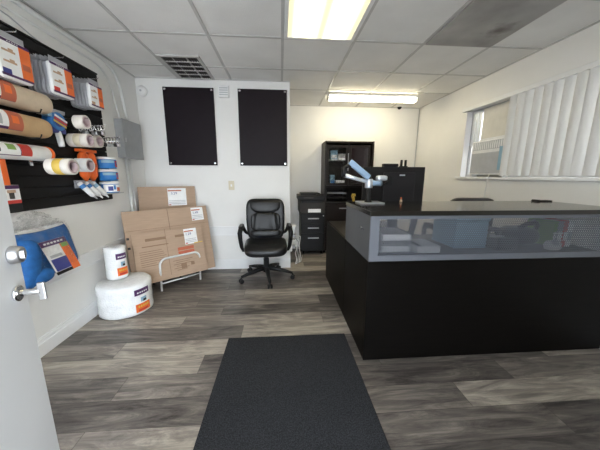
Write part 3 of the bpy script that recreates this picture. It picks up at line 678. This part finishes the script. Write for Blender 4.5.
def ex_front(q, P, A, U, n):
    random.seed(5)
    for u0, v0, w, h in ((.12, .565, .20, .030), (.42, .565, .10, .028), (.08, .505, .26, .012)): q.slab(P, A, U, n, u0, u0+w, v0, v0+h, 0, .0007, 'cardink')
    for k in range(8): q.slab(P, A, U, n, .05, .05+random.uniform(.14, .26), .455-.022*k, .462-.022*k, 0, .0007, 'cardink')
    for k in range(6): q.slab(P, A, U, n, .36+.03*(k % 2), .36+.12+.1*random.random(), .30-.022*k, .307-.022*k, 0, .0007, 'cardink')
    q.slab(P, A, U, n, .32, .325, .16, .68, 0, .0006, 'cardink'); q.slab(P, A, U, n, .44, .50, .20, .26, 0, .0008, 'cardink'); q.slab(P, A, U, n, .55, .59, .22, .26, 0, .0008, 'cardink')
    q.slab(P, A, U, n, .43, .61, .41, .445, 0, .0009, 'redink'); q.slab(P, A, U, n, .43, .61, .36, .40, 0, .0008, 'redink'); q.slab(P, A, U, n, .62, .72, .465, .475, .001, .0029, 'yellow')
def ex_none(q, P, A, U, n): q.slab(P, A, U, n, .005, .61, .30, .304, 0, .0006, 'cardink')
nv = Vector(n)
flat('wide cardboard flat leaning in the middle of the stack', P0, A, U, n, .895, .12, .905, (.70, .845, .735, .89), '1.49', ex_mid)
flat('printed cardboard flat leaning at front behind the white rod holder', P0+nv*.05+Vector(A)*.04, A, U, n, .735, .12, .66, (.52, .665, .465, .645), '1.29', ex_front)
flat('tallest plain cardboard flat leaning at the back against the wall', (-1.60984, 3.03099, 0), (.90843, .41804, 0), (-.04446, .09661, .99433), (.41567, -.90328, .10635), .622, .03, 1.128, (.308, .514, .895, 1.105), '3.29', ex_none)
t = thing('floor_rack', 'white bent rod holder standing in front of cardboard', 'rack', (-1.13, 2.90, 0))
A_ = Vector((.729, .684, 0)); B0 = Vector((-1.322, 2.765, 0)); nb = Vector((-.66, .70, 0))
def hoop(off, hz, tilt):
    b = B0+nb*off; pts = []; Wd = .445; R = .07
    f = lambda u, z: b+A_*u+nb*(tilt*z)+Vector((0, 0, z))
    pts = [f(0, .0), f(0, hz-R)]+[f(R-R*math.cos(PI/2*k/6), hz-R+R*math.sin(PI/2*k/6)) for k in range(1, 7)]+[f(Wd-R+R*math.sin(PI/2*k/6), hz-R+R*math.cos(PI/2*k/6)) for k in range(0, 7)]+[f(Wd, 0)]
    return pts, f
pts, f = hoop(0, .365, -.05); MB().tube(pts, .0115, 'rack', 10).build('front_hoop', t)
m = MB(); m.tube([f(.0, .085), f(.445, .085)], .009, 'rack', 8); m.build('cross_bar', t)
f0 = f; pts, f = hoop(.26, .20, .15)
MB().tube(pts, .0115, 'black', 10).build('rear_hoop', t)
m = MB()
for u in (.03, .2275, .425): m.tube([f0(u, .085), f(u, .085)], .008, 'black', 8)
m.build('support_bar', t)

# ------------------------------------------------------------------ office chair
def office_chair(label, loc, rz):
    t = thing('office_chair', label, 'office chair', loc, 'black office chairs', rz); kw = dict(local=True)
    # local: faces -Y
    for k in range(5):
        a = -PI/2+2*PI*k/5+.12; d = Vector((math.cos(a), math.sin(a), 0)); s = d.cross(Vector((0, 0, 1)))
        m = MB(); m.tube([d*.02+Vector((0, 0, .135)), d*.12+Vector((0, 0, .125)), d*.24+Vector((0, 0, .10)), d*.325+Vector((0, 0, .078))], [.030, .026, .021, .016], 'black', 10); m.build('leg', t, **kw)
        c = d*.325; m = MB()
        for sgn in (-1, 1): m.lathe(c+s*(sgn*.009)+Vector((0, 0, .027)), s*sgn, [(.020, 0), (.027, .003), (.027, .014), (.022, .018)], 'black', 16)
        m.cyl(c+Vector((0, 0, .03)), c+Vector((0, 0, .075)), .008, 'black'); m.build('caster', t, **kw)
    m = MB(); m.lathe((0, 0, .09), (0, 0, 1), [(.045, 0), (.045, .08), (.034, .085), (.034, .17), (.024, .172), (.024, .25)], 'black', 18); m.build('gas_column', t, **kw)
    m = MB(); m.box(-.10, .10, -.12, .14, .335, .362, 'black'); m.tube([(.08, 0, .345), (.22, 0, .345), (.24, -.01, .345)], .006, 'black', 6); m.build('mechanism', t, bevel=.006, **kw)
    def sw(v):
        v = v.copy(); v.z += -.030*max(0, (-v.y-.12)/.14)**2 + .014*(v.x/.25)**2*(1 if v.z > 0 else 0); return v
    m = MB(); m.sell((0, -.005, .415), (.252, .262, .062), 'leather', .5, .42, nu=16, nv=36, warp=sw); m.build('seat', t, **kw)
    m = MB(); m.sell((0, .0, .448), (.19, .20, .038), 'leather', .7, .5, nu=12, nv=32); m.build('seat_cushion', t, **kw)
    R = Matrix.Rotation(-.17, 3, 'X')
    def bw(v):
        v = v.copy(); k = v.z/.25; v.x *= 1-.05*k*k+.02*k; v.y += .05*(v.x/.24)**2*-1*.5-.02*math.sin(k*2); return v
    m = MB(); m.sell((0, .235, .705), (.243, .048, .262), 'leather', .32, .45, rot=R, nu=18, nv=36, warp=bw); m.build('backrest', t, **kw)
    def hw(v):
        v = v.copy(); v.z += .030*((v.x/.2)**2) if v.z < 0 else -.004*(v.x/.2)**2; v.x *= 1+.04*v.z/.08; return v
    m = MB(); m.sell((0, .226, .868), (.212, .052, .088), 'leather', .55, .5, rot=R, nu=14, nv=36, warp=hw); m.build('head_pad', t, **kw)
    def pw(v):
        v = v.copy(); v.y += .0035*math.sin(abs(v.x)*95+v.z*14); return v
    m = MB(); m.sell((0, .190, .678), (.188, .044, .125), 'leather', .5, .5, rot=R, nu=20, nv=60, warp=pw); m.build('back_pad', t, **kw)
    m = MB(); m.sell((0, .158, .537), (.196, .050, .050), 'leather', .6, .5, rot=R, nu=12, nv=36); m.build('lumbar_pad', t, **kw)
    m = MB(); m.tube([(0, .05, .345), (0, .20, .36), (0, .245, .44), (0, .25, .60)], [.03, .03, .028, .02], 'black', 8); m.build('back_bar', t, **kw)
    for sgn in (-1, 1):
        m = MB(); x = sgn*.285
        m.tube([(sgn*.20, -.02, .362), (sgn*.27, -.03, .375), (x, -.045, .42), (x+sgn*.008, -.10, .54), (x+sgn*.008, -.125, .605), (x, -.09, .645), (x, .0, .655), (x, .10, .645), (x-sgn*.01, .16, .60), (sgn*.25, .185, .55), (sgn*.22, .19, .53)], [.018, .021, .023, .025, .027, .028, .028, .026, .022, .019, .016], 'black', 10)
        m.sell((x, -.01, .664), (.028, .125, .018), 'leather', .6, .6, nu=8, nv=20); m.build('armrest', t, **kw)
    return t
ch = office_chair('black leather office chair in front of the back wall', (-.19, 3.065, 0), .05)
dup(ch, (1.965, 2.735, 0), PI-.06, 'black office chair mostly hidden behind the reception counter', scale=(1, 1, 1.075))

# ------------------------------------------------------------------ mat
m = MB(); m.box(-.42, .498, .40, 1.85, .0005, .010, 'mat'); m.build
o = m.build('floor_mat', bevel=.004); tag(o, 'large black rubber floor mat in front of the reception desk', 'mat')

# ------------------------------------------------------------------ reception desk
DX0, DX1, DY = .553, 2.345, 1.540
t = thing('reception_desk', 'black reception desk with a grey perforated screen under the counter', 'desk', (1.45, 1.9, 0))
MB().box(DX0, DX1, DY, DY+.025, .006, .717, 'desk').build('front_panel', t, bevel=.0015)
for a, b in ((DY+.026, 2.135), (2.139, 3.06)): MB().box(DX0, DX0+.022, a, b, .006, .715, 'desk').build('side_panel', t, bevel=.0015)
MB().box(DX0+.023, 1.30, 3.035, 3.06, .006, .69, 'desk').build('end_panel', t)
MB().box(DX0+.023, DX1, DY+.026, 2.30, .690, .716, 'espresso').build('work_surface', t)
MB().box(DX0+.023, 1.25, 2.301, 3.06, .690, .716, 'espresso').build('return_surface', t)
MB().box(DX1-.02, DX1-.001, DY+.03, 2.30, .006, .69, 'desk').build('end_panel', t)
MB().box(DX0-.008, DX1, DY-.012, 2.140, 1.014, 1.044, 'counter').build('counter_top', t, bevel=.002)
s = MB(); s.box(DX0+.004, DX1, DY+.004, DY+.007, .717, 1.014, 'perf'); s.build('perforated_screen', t, origin=(DX0, DY, .717), label='grey perforated metal screen')
MB().box(DX0, DX0+.004, DY+.004, 2.15, .717, 1.014, 'screenmetal').build('end_screen', t, label='grey metal end panel')
q = MB(); q.lathe((DX0, 1.72, .905), (-1, 0, 0), [(.012, 0), (.010, .005)], 'chrome', 16); q.box(DX0-.004, DX0, 1.655, 1.70, .902, .908, 'chrome'); q.build('lock', t, label='small chrome lock')
for xx in (): MB().box(xx, xx+.018, DY+.20, 2.12, .716, 1.0, 'espresso').build('divider', t)

# things on the desk, behind the screen
Z0 = .7165
t = thing('paper_tray', 'white paper tray behind the left end of the perforated screen', 'paper tray', (.80, 1.85, Z0))
m = MB()
for k in range(2): m.box(.70, .92, 1.72, 1.98, Z0+.002+.085*k, Z0+.010+.085*k, 'packgrey')
for xx in (.70, .914): m.box(xx, xx+.006, 1.72, 1.98, Z0+.001, Z0+.13, 'packgrey')
m.build('tray', t)
for k in range(2): MB().box(.712, .908, 1.715, 1.96, Z0+.011+.085*k, Z0+.050+.085*k, 'paper').build('paper_stack', t, label='white paper')
t = thing('paper_pile', 'low pile of white papers behind the screen, near its left', 'papers', (1.03, 1.8, Z0))
m = MB(); m.box(.96, 1.13, 1.70, 1.92, Z0+.001, Z0+.05, 'paper'); m.build('sheets', t); m = MB(); m.box(.965, .985, 1.695, 1.90, Z0+.051, Z0+.056, 'dark'); m.build('clip', t)
t = thing('tablet_stand', 'black angled stand seen through the screen left of the blue box', 'stand', (1.06, 2.05, Z0))
m = MB(); m.slab((1.03, 2.02, Z0+.01), (1, 0, 0), (.30, .2, .93), (0, -1, .2), 0, .05, 0, .20, 0, .014, 'black'); m.build('arm', t); MB().box(.99, 1.12, 1.96, 2.10, Z0+.001, Z0+.012, 'black').build('foot', t); m = MB(); m.slab((1.07, 2.05, Z0+.19), (1, 0, 0), (-.1, .2, .97), (0, -1, .2), -.02, .10, 0, .05, 0, .014, 'black'); m.build('head', t)
t = thing('storage_box', 'blue plastic box behind the middle of the screen', 'box', (1.43, 1.95, Z0))
MB().box(1.30, 1.56, 1.80, 2.09, Z0+.001, Z0+.21, 'bluepale').build('body', t, bevel=.008); MB().box(1.293, 1.567, 1.793, 2.097, Z0+.211, Z0+.235, 'bluepale').build('lid', t, bevel=.005)
t = thing('desk_phone', 'black desk telephone seen through the screen right of blue box', 'telephone', (1.72, 1.9, Z0))
m = MB(); m.hexa([(1.58, 1.72, Z0+.001), (1.74, 1.72, Z0+.001), (1.74, 1.96, Z0+.001), (1.58, 1.96, Z0+.001), (1.58, 1.72, Z0+.10), (1.74, 1.72, Z0+.10), (1.74, 1.96, Z0+.045), (1.58, 1.96, Z0+.045)], 'black'); m.build('base', t, bevel=.006)
m = MB(); m.tube([(1.60, 1.745, Z0+.135), (1.605, 1.78, Z0+.15), (1.605, 1.88, Z0+.135), (1.60, 1.93, Z0+.10)], [.028, .020, .020, .028], 'black', 10); m.build('handset', t); MB().box(1.66, 1.73, 1.83, 1.90, Z0+.06, Z0+.085, 'acgrey').build('display', t)
t = thing('black_bag', 'black soft bag lying behind the screen beside the telephone', 'bag', (1.92, 1.9, Z0))
m = MB(); m.sell((1.90, 1.90, Z0+.075), (.125, .11, .072), 'leather', .7, .6); m.build('body', t); m = MB(); m.tube([(1.86, 1.86, Z0+.135), (1.90, 1.84, Z0+.175), (1.97, 1.84, Z0+.190), (2.02, 1.86, Z0+.165), (2.01, 1.87, Z0+.10)], .018, 'leather', 8); m.build('strap', t)
t = thing('tape_holder', 'small white dispenser behind the screen beside green book', 'dispenser', (2.0, 1.75, Z0))
m = MB(); m.sell((2.015, 1.72, Z0+.036), (.055, .035, .035), 'white', .6, .7); m.build('body', t); m = MB(); m.cyl((2.0, 1.684, Z0+.065), (2.0, 1.70, Z0+.065), .022, 'acgrey'); m.build('wheel', t)
for nm, lab, cat, xa, xb, hh, mm in (('book', 'green book upright behind the screen', 'book', 2.095, 2.125, .205, 'green'), ('binder', 'grey binder upright between green book and red binder', 'binder', 2.128, 2.175, .20, 'greybox'), ('binder', 'red binder upright behind the right part of screen', 'binder', 2.180, 2.212, .21, 'red'), ('binder', 'white binder upright behind the right part of screen', 'binder', 2.216, 2.258, .20, 'paper')):
    t = thing(nm, lab, cat, ((xa+xb)/2, 1.9, Z0), 'binders behind the screen' if nm == 'binder' else None)
    MB().box(xa, xb, 1.80, 2.02, Z0+.001, Z0+hh, mm).build('cover', t, bevel=.002); MB().box(xa+.005, xb-.005, 1.797, 1.801, Z0+.05, Z0+.12, 'paper' if mm != 'paper' else 'packgrey').build('spine_label', t)
t = thing('flat_case', 'small flat black case lying on the back edge of counter', 'case', (2.2, 2.08, 1.03))
MB().box(2.195, 2.335, 2.06, 2.12, 1.0305, 1.040, 'black').build('body', t, bevel=.003); MB().box(2.195, 2.225, 2.065, 2.115, 1.040, 1.046, 'black').build('clip', t, bevel=.002)

# ---- monitor on arm
t = thing('monitor', 'large black computer monitor seen from behind above the counter', 'monitor', (1.03, 2.36, .716))
MB().box(.745, 1.325, 2.335, 2.358, .990, 1.338, 'monitor').build('screen_shell', t, bevel=.004)
MB().box(.753, 1.317, 2.358, 2.361, 1.0, 1.33, 'glassdark').build('display', t)
MB().box(.93, 1.225, 2.312, 2.336, .975, 1.288, 'housing').build('rear_housing', t, bevel=.006)
MB().box(1.075, 1.125, 2.309, 2.313, 1.258, 1.270, 'silver').build('badge', t, label='small silver maker badge')
m = MB(); m.box(1.0, 1.09, 2.318, 2.348, .74, 1.0, 'monitor'); m.build('neck', t); MB().box(.92, 1.17, 2.20, 2.40, .7165, .732, 'monitor').build('foot', t, bevel=.003)
t = thing('monitor_stand', 'silver jointed monitor arm clamped on the counter corner', 'monitor arm', (.69, 1.98, 1.03))
MB().box(.612, .800, 1.935, 2.10, 1.0305, 1.040, 'silver').build('base_plate', t, bevel=.004)
MB().lathe((.687, 2.0, 1.040), (0, 0, 1), [(.030, 0), (.022, .02), (.017, .03), (.017, .215)], 'black', 20).build('pole', t)
MB().lathe((.687, 2.0, 1.150), (0, 0, 1), [(.028, 0), (.030, .005), (.030, .065), (.026, .07)], 'silver', 20).build('collar', t)
m = MB(); m.tube([(.685, 2.0, 1.195), (.60, 1.985, 1.215), (.475, 1.965, 1.25)], [.015, .014, .016], 'silver', 12); m.cyl((.475, 1.965, 1.235), (.475, 1.965, 1.31), .018, 'black'); m.build('lower_link', t)
m = MB(); A0 = Vector((.535, 1.965, 1.335)); B1 = Vector((.672, 1.985, 1.235)); d = (B1-A0).normalized(); m.slab(A0, d, d.cross(Vector((0, -1, 0))), (0, -1, 0), -.02, (B1-A0).length+.01, -.022, .022, -.018, .018, 'bluesilver'); m.tube([(.475, 1.965, 1.30), (.50, 1.965, 1.315), (.54, 1.965, 1.325)], .015, 'black', 8); m.build('upper_link', t, bevel=.008)
m = MB(); m.tube([(.687, 2.0, 1.19), (.75, 2.02, 1.185), (.80, 2.05, 1.185)], [.024, .020, .024], 'bluesilver', 12); m.sell((.81, 2.06, 1.225), (.045, .03, .022), 'silver', .6, .6); m.build('head_joint', t)
m = MB(); m.tube([(.80, 2.05, 1.185), (.86, 2.15, 1.19), (.95, 2.30, 1.20)], .016, 'black', 8); m.box(.92, 1.0, 2.295, 2.3115, 1.16, 1.24, 'black'); m.build('mount', t)
t = thing('webcam', 'small flat black webcam bar on top of the monitor', 'webcam', (.99, 2.345, 1.338))
MB().box(.925, 1.062, 2.32, 2.37, 1.3385, 1.366, 'black').build('body', t, bevel=.005); MB().cyl((.99, 2.369, 1.352), (.99, 2.374, 1.352), .010, 'glassdark').build('lens', t)
t = thing('adapter', 'pair of short black posts on top edge of monitor', 'adapter', (1.12, 2.345, 1.338))
MB().box(1.085, 1.155, 2.335, 2.358, 1.3385, 1.346, 'black').build('base', t)
for xx in (1.100, 1.138): MB().cyl((xx, 2.347, 1.346), (xx, 2.347, 1.40), .011, 'black').build('post', t)
t = thing('counter_glint', 'tiny orange shape standing in for a light reflection on counter in front of monitor', 'ornament', (.985, 2.06, 1.03))  # light reflection on the counter, modelled as a small solid shape
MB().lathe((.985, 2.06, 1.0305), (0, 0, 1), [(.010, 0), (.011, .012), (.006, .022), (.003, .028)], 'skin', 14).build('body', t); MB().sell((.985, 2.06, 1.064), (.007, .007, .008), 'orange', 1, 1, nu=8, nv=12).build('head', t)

for o in (bpy.data.objects['flat_case'], bpy.data.objects['monitor_stand'], bpy.data.objects['counter_glint']): o.location.z += .014

# ------------------------------------------------------------------ recess: bookcase, pedestal, printer
BX0, BX1, BY0, BY1, BH = .690, 1.465, 4.10, 4.488, 1.785
t = thing('bookcase', 'tall dark espresso hutch cabinet against the back wall', 'cabinet', (1.05, 4.3, 0))
m = MB(); m.box(BX0, BX0+.03, BY0, BY1, 0, BH, 'espresso'); m.box(BX1-.03, BX1, BY0, BY1, 0, BH, 'espresso'); m.box(BX0+.03, BX1-.03, BY1-.012, BY1, 0, BH, 'espresso')
for z in (.03, .80, 1.075, BH-.03): m.box(BX0+.03, BX1-.03, BY0+.004, BY1-.012, z, z+.028, 'espresso')
m.box(1.055, 1.075, BY0+.02, BY1-.012, 1.103, BH-.03, 'espresso'); m.build('carcass', t, bevel=.002)
MB().box(.703, 1.054, BY0+.06, BY1-.014, 1.500, 1.514, 'white').build('shelf', t, label='pale shelf edge')
dl = MB()
for a in ((.705, .745, 1.108, 1.722), (1.015, 1.062, 1.108, 1.722), (.745, 1.015, 1.108, 1.145), (.745, 1.015, 1.685, 1.722)): dl.box(a[0], a[1], BY0-.018, BY0+.002, a[2], a[3], 'espresso')
dl = dl.build('glass_door', t); MB().box(.745, 1.015, BY0-.010, BY0-.006, 1.145, 1.685, 'cabglass').build('pane', dl); MB().box(1.045, 1.055, BY0-.04, BY0-.018, 1.33, 1.60, 'steel').build('handle', dl, label='silver bar handle')
dd = MB()
for a in ((1.066, 1.105, 1.108, 1.722), (1.362, 1.402, 1.108, 1.722), (1.105, 1.362, 1.108, 1.145), (1.105, 1.362, 1.685, 1.722)): dd.box(a[0], a[1], BY0-.018, BY0+.002, a[2], a[3], 'espresso')
dd = dd.build('dark_door', t); MB().box(1.105, 1.362, BY0-.012, BY0-.004, 1.145, 1.685, 'glassdark').build('pane', dd)
for z0, z1, zh in ((.445, .795, .735), (.06, .435, .375)):
    d_ = MB().box(.705, 1.402, BY0-.018, BY0+.002, z0, z1, 'espresso').build('drawer', t, bevel=.002); MB().box(.93, 1.06, BY0-.045, BY0-.018, zh, zh+.014, 'steel').build('handle', d_, bevel=.002, label='silver bar handle')
def sbox(label, x0, x1, z0, z1, mm, lidm, y0=4.2):
    t = thing('small_box', label, 'box', ((x0+x1)/2, y0+.05, z0)); MB().box(x0, x1, y0, y0+.11, z0+.001, z1, mm).build('body', t, bevel=.003); MB().box(x0+.01, x1-.01, y0-.002, y0, z0+.02, z0+(z1-z0)*.5, lidm).build('label', t)
sbox('pale blue box on the upper shelf inside cabinet', .80, .905, 1.514, 1.655, 'bluepale', 'paper')
sbox('white box on the upper shelf inside cabinet', .925, 1.035, 1.514, 1.605, 'paper', 'packgrey')
sbox('blue box at the bottom of the glass door cabinet', .80, .87, 1.103, 1.27, 'bluepale', 'bluep')
sbox('low white box at the bottom of the glass door cabinet', .895, 1.035, 1.103, 1.185, 'paper', 'beige')
t = thing('letter_tray', 'black stacked letter trays in the open cabinet compartment', 'letter tray', (.88, 4.3, .828))
for k in range(3):
    m = MB(); z = .830+.068*k; m.box(.73, 1.06, 4.12, 4.40, z, z+.006, 'black'); m.box(.73, .736, 4.12, 4.40, z, z+.066, 'black'); m.box(1.054, 1.06, 4.12, 4.40, z, z+.066, 'black'); m.build('tray', t)
    MB().box(.74, 1.05, 4.115, 4.39, z+.008, z+.014+.006*(k == 2), 'dark' if k < 2 else 'packgrey').build('sheet', t)
t = thing('yellow_ornament', 'small yellow figure beside the letter trays in cabinet', 'ornament', (1.18, 4.2, .828))
m = MB(); m.sell((1.20, 4.22, .875), (.022, .02, .045), 'yellow', .8, .8); m.build('body', t); m = MB(); m.sell((1.205, 4.21, .945), (.026, .024, .026), 'yellow', .8, .8); m.build('head', t); m = MB(); m.tube([(1.185, 4.22, .88), (1.165, 4.21, .93), (1.178, 4.20, .970)], .011, 'yellow', 8); m.build('arm', t)
# pedestal
t = thing('drawer_pedestal', 'black three drawer pedestal under the printer', 'drawer cabinet', (.5, 4.2, 0))
PX0, PX1, PY = .312, .686, 4.0
MB().box(PX0, PX1, PY+.018, PY+.47, .055, .672, 'black').build('carcass', t, bevel=.003)
for z0, z1, zh in ((.515, .668, .592), (.355, .509, .440), (.060, .349, .277)):
    d_ = MB().box(PX0+.002, PX1-.002, PY, PY+.018, z0, z1, 'black').build('drawer', t, bevel=.002); MB().box(.42, .595, PY-.022, PY, zh-.008, zh+.008, 'steel').build('handle', d_, bevel=.003, label='silver pull handle')
MB().cyl((.665, PY, .635), (.665, PY-.006, .635), .010, 'steel').build('lock', t)
for xx in (PX0+.04, PX1-.04):
    for yy in (PY+.05, PY+.43): q = MB(); q.cyl((xx-.012, yy, .026), (xx+.012, yy, .026), .026, 'black'); q.cyl((xx, yy, .03), (xx, yy, .058), .008, 'black'); q.build('caster', t)
t = thing('printer', 'dark grey multifunction printer with white sticker on drawer pedestal', 'printer', (.48, 4.2, .672))
MB().box(.285, .685, 3.99, 4.42, .6725, .845, 'greybox_dark' if 'greybox_dark' in M else 'dark').build('body', t, bevel=.010)
MB().box(.315, .655, 3.985, 4.02, .845, .872, 'black').build('paper_slot', t)
MB().box(.285, .682, 4.02, 4.42, .845, .880, 'dark').build('output_deck', t, bevel=.003)
MB().box(.262, .685, 3.98, 4.42, .880, .955, 'black').build('scanner_lid', t, bevel=.010)
m = MB(); m.box(.31, .62, 4.10, 4.38, .955, .985, 'black'); m.box(.55, .66, 4.0, 4.09, .955, .966, 'black'); m.build('document_feeder', t, bevel=.008)
MB().box(.42, .62, 3.985, 3.991, .690, .745, 'paper').build('sticker', t, label='white paper sticker')
MB().box(.35, .50, 3.976, 3.982, .905, .935, 'dark').build('control_panel', t)
# power strip and cords
t = thing('power_strip', 'white power strip with plugs on the wall edge behind the chair', 'power strip', (.16, 3.7, .0))
MB().box(.121, .150, 3.52, 3.60, .20, .56, 'white').build('strip', t, bevel=.004)
for k in range(4): MB().box(.150, .195, 3.535, 3.585, .24+.08*k, .285+.08*k, 'white' if k % 2 else 'packgrey').build('plug', t, bevel=.004)
MB().box(.10+.022, .20, 3.44, 3.53, .545, .585, 'white').build('adapter', t, bevel=.005)
for k, lab in enumerate(('looped white cord hanging from the power strip', 'second tangled grey cord hanging from the power strip', 'lowest white cord trailing from the power strip to floor')):
    z = .32+.08*k; yk = 3.52+.035*k; xk = .205+.028*k
    pts = [(.1965, 3.56, z-.02)]+[(xk+.009*math.sin(j*1.5), yk+.010*math.cos(j*1.3), z-.02-(z-.04)*j/7) for j in range(1, 8)]+[(xk+.02, yk+.06, .009), (.262+.035*k, 3.9+.03*k, .009)]
    tag(MB().tube(pts, .006, 'white' if k != 1 else 'acgrey', 6).build('cable'), lab, 'cable', 'cables by the power strip')
tag(MB().tube([(2.352, 4.497, 2.37), (2.351, 4.496, 1.9), (2.346, 4.494, 1.6), (2.351, 4.496, 1.3), (2.349, 4.495, .14)], .006, 'acgrey', 6).build('corner_cable'), 'thin dark cable running down the back right corner', 'cable')

# ------------------------------------------------------------------ window, unit, blinds
t = struct(MB().box(XR-.03, XR+.03, WY0-.05, WY1+.06, WZ0-.028, WZ0, 'trim').build('window_1', bevel=.003))
m = MB()
m.box(XR+.075, XR+.125, WY0, WY0+.05, WZ0, WZ1, 'steel'); m.box(XR+.075, XR+.125, WY1-.05, WY1, WZ0, WZ1, 'steel'); m.box(XR+.075, XR+.125, WY0+.05, WY1-.05, WZ0, WZ0+.05, 'steel'); m.box(XR+.075, XR+.125, WY0+.05, WY1-.05, WZ1-.05, WZ1, 'steel')
for y in (1.72, 2.52): m.box(XR+.08, XR+.12, y-.025, y+.025, WZ0+.05, WZ1-.05, 'steel')
m.build('window_frame', t)
m = MB(); m.box(XR+.097, XR+.103, WY0+.05, 1.695, WZ0+.05, WZ1-.05, 'glass'); m.box(XR+.097, XR+.103, 1.745, 2.495, WZ0+.05, WZ1-.05, 'glass'); m.box(XR+.097, XR+.103, 2.545, WY1-.05, WZ0+.05, WZ1-.05, 'glass'); m.build('pane', t)
t = thing('air_conditioner', 'white and grey window air conditioner left of the blinds', 'air conditioner', (XR, 2.95, 1.25))
AY0, AY1, AZ0, AZ1 = 2.62, 3.15, 1.275, 1.665
MB().box(XR+.0, XR+.074, AY0, AY1, AZ0, AZ1, 'white').build('cabinet', t, bevel=.006)
MB().box(XR-.010, XR, AY0+.02, AY1-.02, AZ0+.02, AZ0+.25, 'acgrey').build('front_panel', t, bevel=.004)
m = MB(); m.box(XR-.006, XR, AY0+.02, AY1-.02, AZ1-.105, AZ1-.015, 'acgrey')
for k in range(17): m.box(XR-.010, XR-.005, AY0+.025+k*.029, AY0+.038+k*.029, AZ1-.10, AZ1-.02, 'white')
m.build('vent_grille', t)
MB().box(XR-.012, XR, AY0+.03, AY0+.10, AZ0+.05, AZ0+.30, 'bluepale').build('energy_label', t, label='pale blue sticker')
for y in (AY0+.03, AY1-.05): MB().box(XR+.01, XR+.07, y, y+.02, WZ0+.0005, AZ0, 'white').build('foot', t)
t = thing('window_board', 'cream filler board above the air conditioner', 'board', (XR+.06, 2.9, 1.67))
MB().box(XR+.055, XR+.070, 2.50, 3.10, AZ1+.004, WZ1-.02, 'shade').build('board', t); MB().box(XR+.045, XR+.056, 2.50, 3.10, AZ1+.004, AZ1+.03, 'white').build('bottom_rail', t)
t = thing('accordion_panel', 'narrow pleated silver side panel at the left of window', 'side panel', (XR+.05, 3.2, 1.67)); m = MB()
for k in range(6): y = 3.115+k*.024; m.slab((XR+.05, y, AZ1), (0, 1, 0), (0, 0, 1), (1, 0, 0), 0, .020, 0, WZ1-AZ1-.02, .004*(k % 2), .012+.004*(k % 2), 'silver')
m.build('pleats', t); MB().box(XR+.04, XR+.07, 3.112, 3.262, AZ1-.03, AZ1-.001, 'silver').build('bottom_rail', t)
tag(MB().tube([(XR-.012, 2.80, 1.29), (XR-.036, 2.79, 1.262), (XR-.038, 2.80, 1.20), (XR-.020, 2.83, 1.02), (XR-.016, 2.86, .70), (XR-.02, 2.88, .14)], .0055, 'white', 6).build('cable'), 'white cord hanging from the air conditioner down the right wall', 'cable')
t = thing('vertical_blinds', 'white vertical slat blinds drawn across the right window', 'blinds', (XR-.02, 1.8, 1.27))
MB().box(XR-.055, XR-.012, WY0-.02, WY1+.02, WZ1-.012, WZ1+.03, 'trim').build('headrail', t, bevel=.003)
k = 0; y = 2.585
while y > 1.0:
    a = math.radians(-26+7*math.sin(k*2.1)); wd = .096
    def sl(u, v, y=y, a=a): 
        s = (u-.5)*wd; bow = .016*(1-(2*u-1)**2)
        return (XR-.035+s*math.sin(a)-bow*math.cos(a), y+s*math.cos(a)-bow*math.sin(a), 1.264+(WZ1-.012-1.264)*v)
    m = MB(); m.grid(sl, 6, 1, 'blind'); m.grid(lambda u, v: tuple(Vector(sl(u, v))+Vector((.0012, 0, 0))), 6, 1, 'blind'); m.build('slat', t)
    y -= .0855; k += 1
